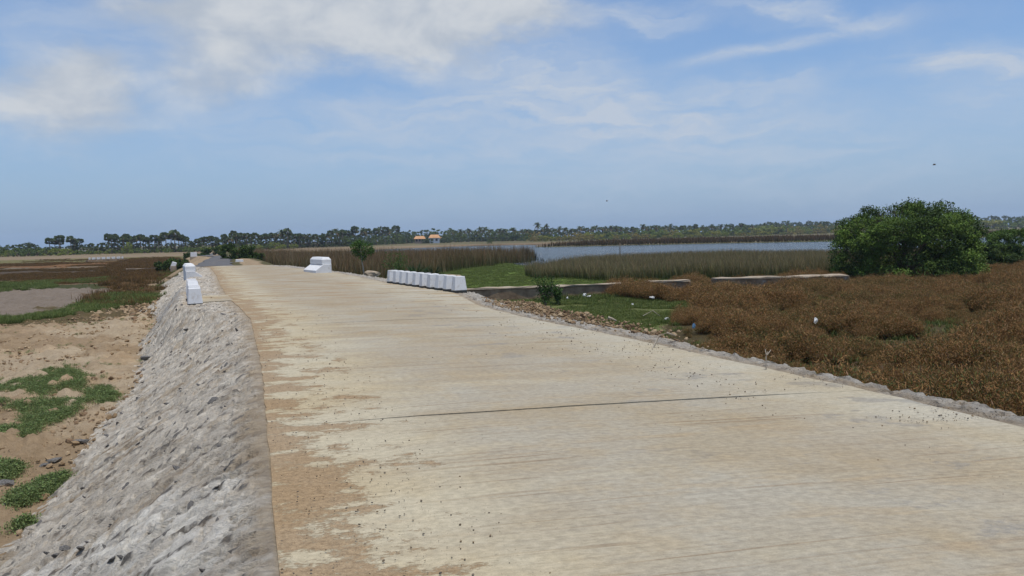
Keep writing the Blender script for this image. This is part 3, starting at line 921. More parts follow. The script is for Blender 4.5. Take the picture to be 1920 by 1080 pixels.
# --- brown scrub bushes
BROWN = np.array((0.26, 0.146, 0.058)); BROWN2 = np.array((0.15, 0.085, 0.033)); GREEN_D = np.array((0.095, 0.11, 0.036)); TANB = np.array((0.27, 0.175, 0.095))
def scrub_mesh(seed, nst=110, greenness=0.35):
    rng = np.random.default_rng(seed)
    acc = Acc()
    for s in range(nst):
        th, rr = rng.uniform(0, 6.28), math.sqrt(rng.uniform()) * .42
        top = np.array((math.cos(th) * rr, math.sin(th) * rr, .62 * (1 - (rr / .5) ** 2 * .6) * rng.uniform(.7, 1.12)))
        bot = np.array((top[0] * .35, top[1] * .35, 0))
        side = np.array((-math.sin(th), math.cos(th), 0)) * .005
        acc.add([bot - side, bot + side, top], [(0, 1, 2)], BROWN2 * .8)
        k = 17
        f = rng.uniform(.35, 1.05, k) ** .7
        Pt = bot + (top - bot) * f[:, None] + rng.normal(size=(k, 3)) * .045
        green = rng.uniform(size=k) < greenness * (1.35 - f)
        cols = np.where(green[:, None], jitter_col(GREEN_D, k, .25, .1, rng), jitter_col(BROWN, k, .22, .08, rng))
        tan = rng.uniform(size=k) < .10
        cols[tan] = jitter_col(TANB, int(tan.sum()), .15, .06, rng)
        d = unit(k, rng) + np.array((0, 0, .9))
        leaf_tris(acc, Pt, rng.uniform(.04, .10, k), rng.uniform(.006, .015, k), cols, rng=rng, d=d, face=np.array((0, 0, .5)))
    return acc.mesh('scrub')
scrubs = [scrub_mesh(200 + i, 110, (.22, .38, .30, .8, 1.0, .7)[i]) for i in range(6)]
for me in scrubs: me.materials.append(M_SCRUB)
lib('scrub', scrubs[:3]); lib('greenscrub', scrubs[3:])

def scrub_right():
    x, y = sample_poly(SCRUB_R, 40000, 1, .7, lambda x, y: in_view(x, y, 5))
    wx = x + (fbm(x * .5, y * .5, 191, 3) - .5) * 2.2; wy = y + (fbm(x * .5, y * .5, 192, 3) - .5) * 2.2
    d1, d2, h1, h2, _, _ = voro(wx * .26, wy * .40, 193)           # mounds some two metres across
    mound = np.clip(1 - (d1 / (.66 - .14 * (y < 24))) ** 2, 0, 1) ** .7 * (.5 + .75 * h1)
    near = np.hypot(x, y)
    m = RNG.uniform(size=len(x)) < np.clip(.03 + 1.6 * mound, 0, 1) * np.clip(.45 + 9 / near, 0, 1)
    x, y, mound, h2 = x[m], y[m], mound[m], h2[m]
    h = (.12 + 1.2 * mound) * (1 - .22 * sstep(26, 36, y)) * 1.08 * RNG.uniform(.75, 1.15, len(x))
    g = (fbm(x * .35, y * .35, 194, 3) + .16 * (mound < .22) + RNG.uniform(-.07, .07, len(x))) > .505
    pts = ground_pts(x, y, -.04)
    scatter('brown_scrub', 'scrub', pts[~g], np.clip(h[~g], .2, 1.25), 'dense rust brown scrub covering the low ground right of the road')
    scatter('green_scrub', 'greenscrub', pts[g], np.clip(h[g] * .85, .2, 1.1), 'dull green undergrowth in the hollows of the brown scrub')
    x, y = sample_poly(SCRUB_R, 9000, 6, .7, lambda x, y: in_view(x, y, 5) & (y < 36))
    scatter('hollow_grass', 'marshgreen', ground_pts(x, y), RNG.uniform(.25, .6, len(x)), 'low green grass between the clumps of brown scrub')
# --- grass tufts
def tuft_mesh(seed, n, h, w, c0, c1, spread=.12, lean=.5):
    rng = np.random.default_rng(seed)
    acc = Acc()
    Pt = np.stack([rng.normal(0, spread, n), rng.normal(0, spread, n), np.zeros(n)], 1)
    blades(acc, Pt, rng.uniform(.5, 1.1, n) * h, w, rng.uniform(.1, lean, n), jitter_col(c0, n, .3, .1, rng), jitter_col(c1, n, .3, .12, rng), rng)
    return acc.mesh('grass_tuft')
def make_lib(name, m, k, *a, **kw):
    ms = [tuft_mesh(300 + i + len(LIB) * 10, *a, **kw) for i in range(k)]
    for me in ms: me.materials.append(m)
    lib(name, ms)
make_lib('grass', M_LEAF, 3, 70, .07, .010, (.10, .14, .03), (.165, .195, .06), .11, 1.3)
def herb_mesh(seed):
    rng = np.random.default_rng(seed); acc = Acc(); n = 130
    r = np.abs(rng.normal(0, .075, n)); th = rng.uniform(0, 6.28, n)
    Pt = np.stack([r * np.cos(th), r * np.sin(th), rng.uniform(.0, .085, n) * np.exp(-(r / .12) ** 2)], 1)
    leaf_tris(acc, Pt, rng.uniform(.012, .030, n), rng.uniform(.006, .014, n), jitter_col((.155, .20, .075), n, .35, .12, rng), rng=rng, face=np.array((0, 0, .8)))
    return acc.mesh('herb')
herbs = [herb_mesh(340 + i) for i in range(4)]
for me in herbs: me.materials.append(M_LEAF)
lib('weed', herbs)
make_lib('marsh', M_DRY, 3, 80, .45, .03, (.09, .07, .028), (.19, .105, .045), .35, .9)
make_lib('marshgreen', M_LEAF, 3, 70, .38, .03, (.075, .10, .028), (.15, .19, .055), .28, 1.0)

scrub_right()

def grass_right():
    x, y = sample_poly(GREEN_R, 9000, 2, .8)
    m = fbm(x * .8, y * .8, 93) > .40
    x, y = x[m], y[m]
    scatter('grass', 'grass', ground_pts(x, y), RNG.uniform(.6, 1.5, len(x)), 'short green grass between the road and the broken wall')
    x, y = sample_poly(GREEN_R, 1200, 3, .8, lambda x, y: fbm(x * .35, y * .35, 94) > .55)
    scatter('rough_grass', 'marshgreen', ground_pts(x, y), RNG.uniform(.25, .55, len(x)), 'taller green tussocks in the grass before the wall')
    # weeds at the foot of the wall
    xs = P((930, 566), (1180, 548), (1230, 545), (1320, 536), (1340, 546), (1220, 558), (1080, 564), (960, 572))
    x, y = sample_poly(xs, 1500, 4, .6, lambda x, y: fbm(x * .5, y * .5, 195) > .5)
    scatter('wall_foot_weeds', 'marshgreen', ground_pts(x, y), RNG.uniform(.4, .8, len(x)), 'dark green weeds along the foot of the broken wall')
    x, y = sample_poly(ALGAE, 9000, 5, .8)
    scatter('pond_weed', 'grass', ground_pts(x, y), RNG.uniform(.8, 1.6, len(x)), 'flat bright green marsh turf behind the broken wall')
grass_right()

def grass_left():
    patches = [P((-60, 712), (60, 705), (110, 690), (150, 706), (205, 712), (212, 735), (170, 760), (120, 790), (60, 806), (20, 800), (40, 770), (-60, 775)),
               P((-60, 815), (20, 806), (62, 812), (55, 832), (-60, 842)), P((15, 938), (60, 905), (108, 898), (100, 918), (40, 945)),
               P((-60, 878), (20, 872), (42, 880), (20, 892), (-60, 905)), P((190, 752), (216, 745), (220, 756), (195, 764)), P((20, 985), (48, 985), (40, 998), (20, 998)),
               P((100, 695), (125, 690), (130, 700), (105, 703))]
    X, Y = [], []
    for i, p in enumerate(patches):
        x, y = sample_poly(p, 9000 if i == 0 else 1500, 10 + i, .25, lambda x, y: fbm(x * 1.3, y * 1.3, 95, 5, .6) + RNG.uniform(-.12, .12, x.shape) > .50)
        X.append(x); Y.append(y)
    x = np.concatenate(X); y = np.concatenate(Y)
    z = gz(x, y) + .03
    scatter('green_weeds', 'weed', np.stack([x, y, z], 1), RNG.uniform(.6, 1.4, len(x)), 'low bright green weeds growing in patches on the bare earth')
    # sparse sprigs on the bare earth
    poly = P((-80, 1050), (60, 1000), (200, 840), (290, 660), (300, 600), (120, 596), (-80, 620))
    x, y = sample_poly(poly, 2600, 20, .4, lambda x, y: fbm(x * .7, y * .7, 96) > .58)
    scatter('sprigs', 'weed', ground_pts(x, y, .02), RNG.uniform(.4, .9, len(x)), 'thin green sprigs scattered over the bare earth')
    # bunds and marsh further out
    x, y = sample_poly(MARSH_L, 5200, 21, 1.5)
    scatter('marsh_grass', 'marsh', ground_pts(x, y), RNG.uniform(.5, 1.1, len(x)), 'brown marsh grass on the low ground left of the road')
    b1 = P((-80, 592), (-80, 618), (90, 598), (180, 585), (245, 570), (300, 566), (300, 552), (215, 552), (190, 556), (120, 580), (40, 596))
    b2 = P((-80, 545), (-80, 556), (100, 540), (100, 533)); b3 = P((-80, 536), (-80, 543), (215, 528), (215, 522))
    b4 = P((262, 545), (300, 545), (322, 528), (338, 515), (350, 500), (325, 497), (290, 515), (300, 530))
    X, Y = [], []
    for i, (p, n) in enumerate(((b1, 3600), (b2, 1200), (b3, 2200), (b4, 1800))):
        x, y = sample_poly(p, n, 30 + i, .5, lambda x, y: fbm(x * .5, y * .5, 97) > .38)
        X.append(x); Y.append(y)
    x = np.concatenate(X); y = np.concatenate(Y)
    scatter('bund_grass', 'marshgreen', ground_pts(x, y), RNG.uniform(.25, .65, len(x)), 'dark green grass along the field bunds left of the road')
    # low brown growth over the far bands
    n = 26000
    yy = RNG.uniform(58, 180, n); xx = RNG.uniform(-1, -.16, n) * yy * .72 - 4
    m = (xx < xL(yy) - 4) & (fbm(xx * .12, yy * .12, 98) > .54)
    xx, yy = xx[m], yy[m]
    scatter('field_grass', 'marsh', ground_pts(xx, yy), RNG.uniform(.2, .5, len(xx)), 'dry brown grass on the distant fields left of the road')
grass_left()

# --- clods and gravel
clods = [rock_mesh('clod', 400 + i, .7, np.array(c), 1) for i, c in enumerate(((.30, .21, .12), (.24, .16, .085), (.36, .265, .16), (.20, .13, .075), (.33, .235, .14)))]
for me in clods: me.materials.append(M_CLOD)
lib('clods', clods)
pebs = [rock_mesh('pebble', 420 + i, .65, np.array(c), 1) for i, c in enumerate(((.17, .13, .09), (.11, .095, .08), (.27, .19, .11), (.22, .18, .135)))]
for me in pebs: me.materials.append(M_CLOD)
lib('pebbles', pebs)

straws = [tuft_mesh(460 + i, 9, .16, .008, (.36, .27, .16), (.46, .36, .22), .16, 6.0) for i in range(3)]
for me in straws: me.materials.append(M_DRY)
lib('straw', straws)
def straw():
    poly = P((-200, 1060), (60, 1000), (160, 880), (235, 765), (292, 655), (298, 605), (250, 575), (120, 596), (-120, 620))
    x, y = sample_poly(poly, 9000, 45, .3, lambda x, y: fbm(x * .8, y * .8, 196) > .44)
    z = gz(x, y) + .02
    scatter('straw_litter', 'straw', np.stack([x, y, z], 1), np.full(len(x), .5), 'dry straw litter on the bare earth left of the bank', .15, np.full(len(x), .22))
straw()

def soil_clods():
    poly = P((-200, 1060), (60, 1000), (160, 880), (235, 765), (292, 655), (298, 605), (250, 575), (120, 596), (-120, 620))
    x, y = sample_poly(poly, 24000, 40, .3, lambda x, y: fbm(x * .6, y * .6, 99) > .42)
    s = .018 + .12 * RNG.uniform(size=len(x)) ** 5
    scatter('soil_clods', 'clods', ground_pts(x, y, .02), s, 'tan clods of dry earth strewn below the stone bank', .6)
    poly = P((115, 575), (250, 562), (300, 575), (285, 605), (180, 600))
    x, y = sample_poly(poly, 2600, 41, .4)
    scatter('spoil_heap', 'clods', ground_pts(x, y, .03 ), .05 + .22 * RNG.uniform(size=len(x)) ** 3, 'broken lumps of tan spoil at the foot of the stone bank', .6)
    # spoil beside the right shoulder
    n = 3000
    yy = RNG.triangular(12.8, 18.5, 21.5, n); d = np.abs(RNG.normal(1.5, .75, n))
    xx = xR(yy) + .35 + d
    z = gz(xx, yy) + .02 + .20 * np.exp(-((d - 1.1) / .5) ** 2) * RNG.uniform(0, 1, n)
    scatter('roadside_rubble', 'clods', np.stack([xx, yy, z], 1), .03 + .09 * RNG.uniform(size=n) ** 3, 'row of tan rubble lumps below the right shoulder', .6)
soil_clods()

def gravel():
    pts, s = [], []
    def drop(n, y0, y1, u0, u1, smin, smax, pw=4, clump=None):
        y = y0 + (y1 - y0) * RNG.uniform(size=n) ** 1.5
        w = xR(y) - xL(y); u = RNG.uniform(u0, u1, n)
        x = xL(y) + w * u; y2 = y + .177 * u * w
        m = np.ones(n, bool) if clump is None else fbm(x * 1.1, y * 1.4, 101) > clump
        x = x[m]; y2 = y2[m]; k = len(x)
        pts.append(np.stack([x, y2, np.full(k, .028)], 1)); s.append(smin + (smax - smin) * RNG.uniform(size=k) ** pw)
    drop(2200, 3.2, 14, .0, .20, .003, .016, 6)
    drop(900, 3.2, 11, .02, .45, .003, .012, 6, .46)
    drop(2200, 5.5, 14, .70, .98, .004, .020, 4, .50)
    drop(500, 3.2, 12, .3, .97, .004, .016, 5)
    drop(450, 10, 24, .0, .95, .006, .028)
    P_ = np.concatenate(pts); S = np.concatenate(s)
    P_[:, 2] = .018 + .3 * S * .3
    scatter('gravel', 'pebbles', P_, S, 'loose dark gravel scattered over the concrete road', .5)
gravel()

# ---------------------------------------------------------------- reeds and rushes
def reed_bed(name, poly, n, h, w, c0, c1, label, seed, headc=None, keep=None, hvar=.4, lean=.3):
    x, y = sample_poly(poly, n, seed, 1.2, keep)
    k = len(x)
    hh = h * (1 + (fbm(x * .15, y * .15, seed + 5) - .5) * 2 * hvar) * RNG.uniform(.55, 1.18, k)
    acc = Acc()
    mixn = np.clip((fbm(x * .2, y * .2, seed + 6) - .35) * 2.2, 0, 1)[:, None]
    a = jitter_col(c0, k, .35, .1); b = jitter_col(c1, k, .35, .12)
    if headc is not None:
        dry = RNG.uniform(size=(k, 1)) < .16 + .3 * mixn
        b = np.where(dry, jitter_col(headc, k, .3, .1), b)
        dry2 = RNG.uniform(size=(k, 1)) < .10
        a = np.where(dry2, jitter_col(headc, k, .3, .1), a)
    blades(acc, ground_pts(x, y, -.05), hh, RNG.uniform(.7, 1.4, k) * w, RNG.uniform(.02, lean, k), a, b)
    o = link(name, acc.mesh(name), M_DRY)
    tag(o, label, kind='stuff')
REED_L = P((430, 497), (480, 505), (560, 512), (640, 524), (720, 527), (800, 520), (860, 506), (960, 494), (1003, 487), (985, 481), (900, 484), (700, 487), (560, 488), (450, 486))
reed_bed('tall_reeds', REED_L, 110000, 1.72, .034, (.065, .085, .025), (.225, .128, .064), 'tall brown topped reeds standing between road and lake', 110, (.34, .24, .14), lambda x, y: x > xR(np.clip(y, 0, 200)) + 2.5)
REED_R = P((985, 516), (1010, 524), (1150, 527), (1330, 524), (1560, 520), (1700, 514), (1860, 500), (1860, 478), (1600, 484), (1350, 487), (1170, 492), (1060, 503))
reed_bed('low_rushes', REED_R, 170000, 1.0, .033, (.045, .080, .016), (.27, .205, .11), 'low dense rushes with brown tips along the near lake shore', 120, None, None, .3, .45)
# far spit of brown grass across the water
SPIT = P((1005, 463), (1040, 462), (1170, 459.3), (1300, 456.3), (1450, 453.5), (1590, 450.5), (1900, 442), (2000, 440), (2000, 434), (1600, 444), (1450, 447), (1300, 450), (1100, 456))
reed_bed('spit_grass', SPIT, 22000, 1.25, .22, (.06, .05, .022), (.125, .075, .04), 'band of brown rushes on the far side of the lake', 130, None, None, .3)
SPITG = P((1010, 463.8), (1040, 463), (1170, 460.2), (1300, 457.3), (1450, 454.6), (1590, 451.6), (1590, 450.6), (1450, 453.6), (1300, 456.4), (1170, 459.4), (1040, 462.2))
reed_bed('shore_grass', SPITG, 3500, .35, .25, (.05, .09, .02), (.085, .14, .03), 'thin bright green edge of the far shore', 140)
def stray_reeds():
    acc = Acc()
    for px, py, n, h in ((1000, 487, 26, 1.3), (1004, 488, 20, 1.0), (992, 489, 40, 1.6), (985, 490, 40, 1.8), (1012, 489, 6, .5), (1018, 490, 5, .4), (1030, 487, 4, .35)):
        x, y = at(px, py, -1.42)
        Pt = np.stack([x + RNG.normal(0, .22, n), y + RNG.normal(0, .3, n), np.full(n, -1.6)], 1)
        blades(acc, Pt, RNG.uniform(.7, 1.1, n) * h + .18, .07, RNG.uniform(.02, .15, n), jitter_col((.03, .035, .015), n), jitter_col((.07, .055, .03), n))
    tag(link('stray_reeds', acc.mesh('stray_reeds'), M_DRY), 'sparse reed stems standing in the water off the reed bed', kind='stuff')
stray_reeds()

# ---------------------------------------------------------------- guard blocks and parapets
def bevel_mesh(name, V, Fc, off, m):
    bm = bmesh.new()
    vs = [bm.verts.new(v) for v in V]
    for f in Fc: bm.faces.new([vs[i] for i in f])
    bmesh.ops.recalc_face_normals(bm, faces=bm.faces[:])
    if off > 0: bmesh.ops.bevel(bm, geom=bm.edges[:], offset=off, segments=2, profile=.6, affect='EDGES')
    me = bpy.data.meshes.new(name); bm.to_mesh(me); bm.free()
    me.materials.append(m)
    return me

def frustum(name, a0, b0, z0, a1, b1, z1, off, m):
    V = [(-a0, -b0, z0), (a0, -b0, z0), (a0, b0, z0), (-a0, b0, z0), (-a1, -b1, z1), (a1, -b1, z1), (a1, b1, z1), (-a1, b1, z1)]
    Fc = [(3, 2, 1, 0), (4, 5, 6, 7), (0, 1, 5, 4), (1, 2, 6, 5), (2, 3, 7, 6), (3, 0, 4, 7)]
    return bevel_mesh(name, V, Fc, off, m)

me_body = frustum('painted_body', .19, .165, .06, .148, .13, .47, .014, M_WHITE)
me_foot = frustum('black_foot', .186, .161, -.05, .186, .161, .058, .006, M_BLACK)
def guard_block(loc, rz, sc, label, group):
    e = empty('guard_block', loc, rz, sc)
    e.rotation_euler = (random.uniform(-.025, .025), random.uniform(-.03, .03), rz + random.uniform(-.04, .04))
    tag(e, label, 'guard block', group)
    link('painted_body', me_body, None, e)
    link('black_foot', me_foot, None, e)
    return e
ORD = ['first', 'second', 'third', 'fourth', 'fifth', 'sixth', 'seventh', 'eighth', 'ninth', 'tenth', 'eleventh', 'twelfth', 'thirteenth', 'fourteenth']
RB0, RB1 = Vector(at(861, 548, 0)), Vector(at(737, 530.5, 0))
LB0, LB1 = Vector(at(366, 571.5, -.05)), Vector(at(360, 547.5, -.05))
def bearing(a, b): d = b - a; return math.atan2(d.y, d.x) - math.pi / 2
for i in range(10):
    p = RB0.lerp(RB1, i / 9)
    guard_block((p.x, p.y, gz1(p.x, p.y) + .02), bearing(RB0, RB1) + random.uniform(-.02, .02), 1.0, ORD[i] + ' white guard block from the near end of the lake side row', 'white guard blocks on the lake side')
for i in range(10):
    p = LB0.lerp(LB1, i / 9)
    guard_block((p.x, p.y, -.07), bearing(LB0, LB1) + random.uniform(-.02, .02), 1.0, ORD[i] + ' white guard block from the near end of the field side row', 'white guard blocks on the field side')

def plinth(a, b, name, label):
    """long footing under a row of guard blocks"""
    d = (b - a).normalized(); s = Vector((d.y, -d.x))
    V = []
    A, B = a - d * .35, b + d * .3
    for z in (-.4, -.045):
        for p, q in ((A, -.3), (A, .26), (B, .26), (B, -.3)):
            w = p + s * q; V.append((w.x, w.y, z))
    me = bevel_mesh(name, V, [(3, 2, 1, 0), (4, 5, 6, 7), (0, 1, 5, 4), (1, 2, 6, 5), (2, 3, 7, 6), (3, 0, 4, 7)], .015, M_COPING)
    tag(link(name, me), label, 'footing')
plinth(LB0, LB1, 'footing', 'tan concrete footing carrying the guard blocks on the field side')

def parapet(loc, rz, mirror, label):
    e = empty('parapet', loc, rz)
    tag(e, label, 'parapet', 'white parapets beside the concrete road')
    s = -1 if mirror else 1
    L = 2.3
    prof = [(0, -.75), (0, .44), (-.40, .44), (-.80, .15), (-.80, -.75)]     # road side is -x
    V = [(s * x, 0, z) for x, z in prof] + [(s * x, L, z) for x, z in prof]
    n = len(prof)
    Fc = [tuple(range(n)), tuple(range(2 * n - 1, n - 1, -1))] + [(i, (i + 1) % n, n + (i + 1) % n, n + i) for i in range(n)]
    link('wall_base', bevel_mesh('wall_base', V, Fc, .018, M_WHITE), None, e)
    x0, x1, y0, y1, c = -.46, .02, .08, L - .06, .09
    z0, z1, z2 = .44, .67, .79
    V = []
    for z, k in ((z0, 0), (z1, 0), (z2, c)):
        for x, y in ((x0 + k, y0 + k), (x1 - k, y0 + k), (x1 - k, y1 - k * 1.6), (x0 + k, y1 - k * 1.6)): V.append((s * x, y, z + .002))
    Fc = [(3, 2, 1, 0), (8, 9, 10, 11)]
    for o in (0, 4):
        for i in range(4):
            j = (i + 1) % 4
            Fc.append((o + i, o + j, o + 4 + j, o + 4 + i))
    link('cap', bevel_mesh('cap', V, Fc, .014, M_WHITE), None, e)
    return e
q = at(622, 512, -.02); parapet((q[0], q[1], -.02), R(29), False, 'white stepped parapet block at the lake side edge of the road')
q = at(349, 528, -.25); parapet((q[0], q[1], -.19), R(25), True, 'white stepped parapet block at the field side edge of the road')

# old weir wall beyond the grass
def box_mesh(name, L, T, H, m, seed, off=.02, cut=10):
    bm = bmesh.new()
    rng = np.random.default_rng(seed)
    xs = np.linspace(0, L, max(2, int(L * 2.2)))
    V = [[bm.verts.new((x + (rng.uniform(-.05, .05) if 0 < i < len(xs) - 1 else 0), y, z + (rng.uniform(-.035, .02) if z > 0 else 0))) for y, z in ((-T / 2 + rng.uniform(-.02, .02), -.6), (-T / 2 + rng.uniform(-.02, .02), H), (T / 2, H), (T / 2, -.6))] for i, x in enumerate(xs)]
    for a, b in zip(V[:-1], V[1:]):
        for j in range(4): bm.faces.new((a[j], b[j], b[(j + 1) % 4], a[(j + 1) % 4]))
    bm.faces.new(V[0]); bm.faces.new(V[-1][::-1])
    bmesh.ops.recalc_face_normals(bm, faces=bm.faces[:])
    me = bpy.data.meshes.new(name); bm.to_mesh(me); bm.free(); me.materials.append(m)
    return me
def weir_wall(pa, pb, H, T, label, seed, ztop):
    a, b = Vector(at(*pa, ztop)), Vector(at(*pb, ztop))
    L = (b - a).length; ang = math.atan2(b.y - a.y, b.x - a.x)
    e = empty('brick_wall', (a.x, a.y, ztop - H), ang)
    tag(e, label, 'wall', 'pieces of the broken old wall')
    link('wall_body', box_mesh('wall_body', L, T, H - .07, M_MASON, seed), None, e)
    o = link('coping', box_mesh('coping', L - .05, T + .08, .07, M_COPING, seed + 1), None, e)
    o.location = (.025, 0, H - .068)
    for v in o.data.vertices:
        if v.co.z < -.1: v.co.z = 0
weir_wall((770, 544), (1168, 530.5), .68, .5, 'long low brown masonry wall between the grass and the marsh', 500, -.66)
weir_wall((1214, 527), (1290, 524.5), .68, .7, 'short isolated block of broken wall between two longer pieces', 510, -.62)
weir_wall((1338, 521), (1585, 514.5), .72, .8, 'pale topped wall piece running into the big green bush', 520, -.60)

# ---------------------------------------------------------------- big bush and small trees
def bush_foliage(name, rx, ry, h, nclump, nleaf, leaf, base, lit, seed, lob=.35, low=.0, m=None):
    rng = np.random.default_rng(seed)
    acc = Acc()
    k = 0
    while k < nclump:
        d = unit(1, rng)[0]
        if d[2] < -.15: continue
        sh = 1 + lob * (fbm(np.array([d[0] * 2.2 + d[2] + seed]), np.array([d[1] * 2.2 + d[2] * 1.7]), seed)[0] - .5) * 2
        rad = sh * (1 if rng.uniform() > .35 else rng.uniform(.45, .95))
        # sides bulge: superellipse
        hz = math.hypot(d[0], d[1])
        c = np.array((d[0] / max(hz, .35) * min(1, hz * 1.25) * rx * rad, d[1] / max(hz, .35) * min(1, hz * 1.25) * ry * rad, max(low, h * (max(d[2], 0) ** .8) * rad * .9 + .12 * h)))
        cr = rng.uniform(.22, .5) * (min(rx, h) / 3.5) ** .7
        n = int(nleaf * rng.uniform(.6, 1.3))
        Pt = c + unit(n, rng) * (cr * rng.uniform(.3, 1, (n, 1)) ** .5) * np.array((1.25, 1.25, .8))
        Pt[:, 2] = np.maximum(Pt[:, 2], .02)
        colr = np.array(base) + (np.array(lit) - np.array(base)) * rng.uniform(.0, 1)
        leaf_tris(acc, Pt, leaf * rng.uniform(.7, 1.4, n), leaf * .55 * rng.uniform(.7, 1.3, n), jitter_col(colr, n, .25, .08, rng), N=np.tile((0, 0, -.15), (n, 1)), flat=1, rng=rng, face=np.array((d[0] * .5, d[1] * .5, .8)))
        k += 1
    return acc.mesh(name)

def limbs(acc, n, rx, h, r, col, seed, reach=.8):
    rng = np.random.default_rng(seed)
    for i in range(n):
        th = rng.uniform(0, 6.28); e = rng.uniform(.3, reach)
        p0 = (rng.normal(0, .1), rng.normal(0, .1), -.1)
        p2 = (math.cos(th) * rx * e, math.sin(th) * rx * e, h * rng.uniform(.5, .85))
        p1 = (p2[0] * .35, p2[1] * .35, p2[2] * .55)
        acc.tube([p0, p1, p2], [r, r * .65, r * .25], col, 5)

big = empty('green_bush', (*at(1705, 521, -1.3), -1.3)); tag(big, 'big dense dark green bush at the end of the broken wall', 'bush')
link('foliage', bush_foliage('foliage', 3.75, 3.1, 3.95, 470, 200, .115, (.036, .062, .012), (.125, .195, .032), 61, .25), M_BUSH, big)
ac = Acc(); limbs(ac, 12, 3.2, 3.6, .09, (.1, .08, .05), 62); link('stem', ac.mesh('stem', True), M_BARK, big)
def twigs():
    rng = np.random.default_rng(63); ac = Acc()
    for i in range(46):
        side = rng.uniform() < .68
        x = rng.uniform(-3.0, -.9) if side else rng.uniform(1.0, 2.4)
        z0 = 3.9 * (1 - (x / 3.9) ** 2 * .55) - .35
        p = np.array((x, rng.normal(-.3, .5), z0)); d = np.array((rng.normal(-.25 if side else .25, .3), rng.normal(0, .2), 1.0))
        L = rng.uniform(.4, .85)
        q_ = p + d * L * .6; e_ = q_ + (d + rng.normal(0, .5, 3)) * L * .4
        ac.tube([p, q_, e_], [.018, .014, .006], (.09, .075, .05), 4)
        for s in range(4):
            b = p + (q_ - p) * rng.uniform(.3, 1); ac.tube([b, b + (d * .6 + rng.normal(0, .7, 3)) * L * .35], [.010, .005], (.09, .075, .05), 3)
            n = 5; leaf_tris(ac, b + rng.normal(0, .08, (n, 3)), .07, .035, jitter_col((.06, .075, .03), n), rng=rng)
    return ac.mesh('twig')
link('twig', twigs(), M_DRY, big)

b2 = empty('green_bush', (*at(1925, 500, -1.3), -1.3)); tag(b2, 'green bush cut off by the right edge of the photograph beside the water', 'bush')
link('foliage', bush_foliage('foliage', 2.9, 2.5, 2.35, 240, 170, .13, (.05, .085, .02), (.10, .16, .03), 71, .25), M_LEAF, b2)
ac = Acc(); limbs(ac, 7, 2.2, 2.0, .07, (.1, .08, .05), 72); link('stem', ac.mesh('stem', True), M_BARK, b2)
b3 = empty('low_shrub', (*at(1865, 503, -1.3), -1.3)); tag(b3, 'low spreading green shrub filling the gap between two bigger bushes', 'shrub')
link('foliage', bush_foliage('foliage', 2.6, 1.6, 1.25, 80, 150, .13, (.04, .065, .018), (.085, .12, .03), 73, .3), M_LEAF, b3)

def small_tree(px, py, z, H, label, seed):
    x, y = at(px, py, z)
    e = empty('small_tree', (x, y, z)); tag(e, label, 'tree')
    ac = Acc()
    s = H / 2.3
    ac.tube([(0.05 * s, 0, -.1), (.0, 0, .55 * s), (-.10 * s, 0, 1.05 * s)], [.05 * s, .042 * s, .035 * s], (.2, .15, .1), 7)
    for a in ((-.45, .1, 1.75), (.35, 0, 1.7), (-.1, -.2, 2.0), (.1, .25, 1.6)):
        ac.tube([(-.09 * s, 0, 1.0 * s), (a[0] * .6 * s, a[1] * s, 1.35 * s), (a[0] * s, a[1] * s, a[2] * s)], [.03 * s, .022 * s, .008 * s], (.2, .15, .1), 5)
    link('trunk', ac.mesh('trunk', True), M_DEADWOOD, e)
    ac = Acc(); rng = np.random.default_rng(seed)
    for c, r, n in (((-.42, 0, 1.95), .36, 520), ((-.15, 0, 2.1), .27, 260), ((.42, 0, 1.75), .38, 460), ((.05, .1, 1.55), .36, 300), ((-.45, .1, 1.5), .26, 200), ((0, 0, 1.2), .24, 160), ((.65, 0, 1.6), .2, 120)):
        Pt = (np.array(c) + unit(n, rng) * r * 1.28 * rng.uniform(.2, 1, (n, 1)) ** .5) * s
        leaf_tris(ac, Pt, .11 * s * rng.uniform(.7, 1.3, n), .07 * s, jitter_col((.075, .14, .03), n, .4, .12, rng), rng=rng)
    link('crown', ac.mesh('crown'), M_LEAF, e)
small_tree(681, 513, -.5, 2.0, 'small leafy tree with forked round crown beside the right shoulder', 81)

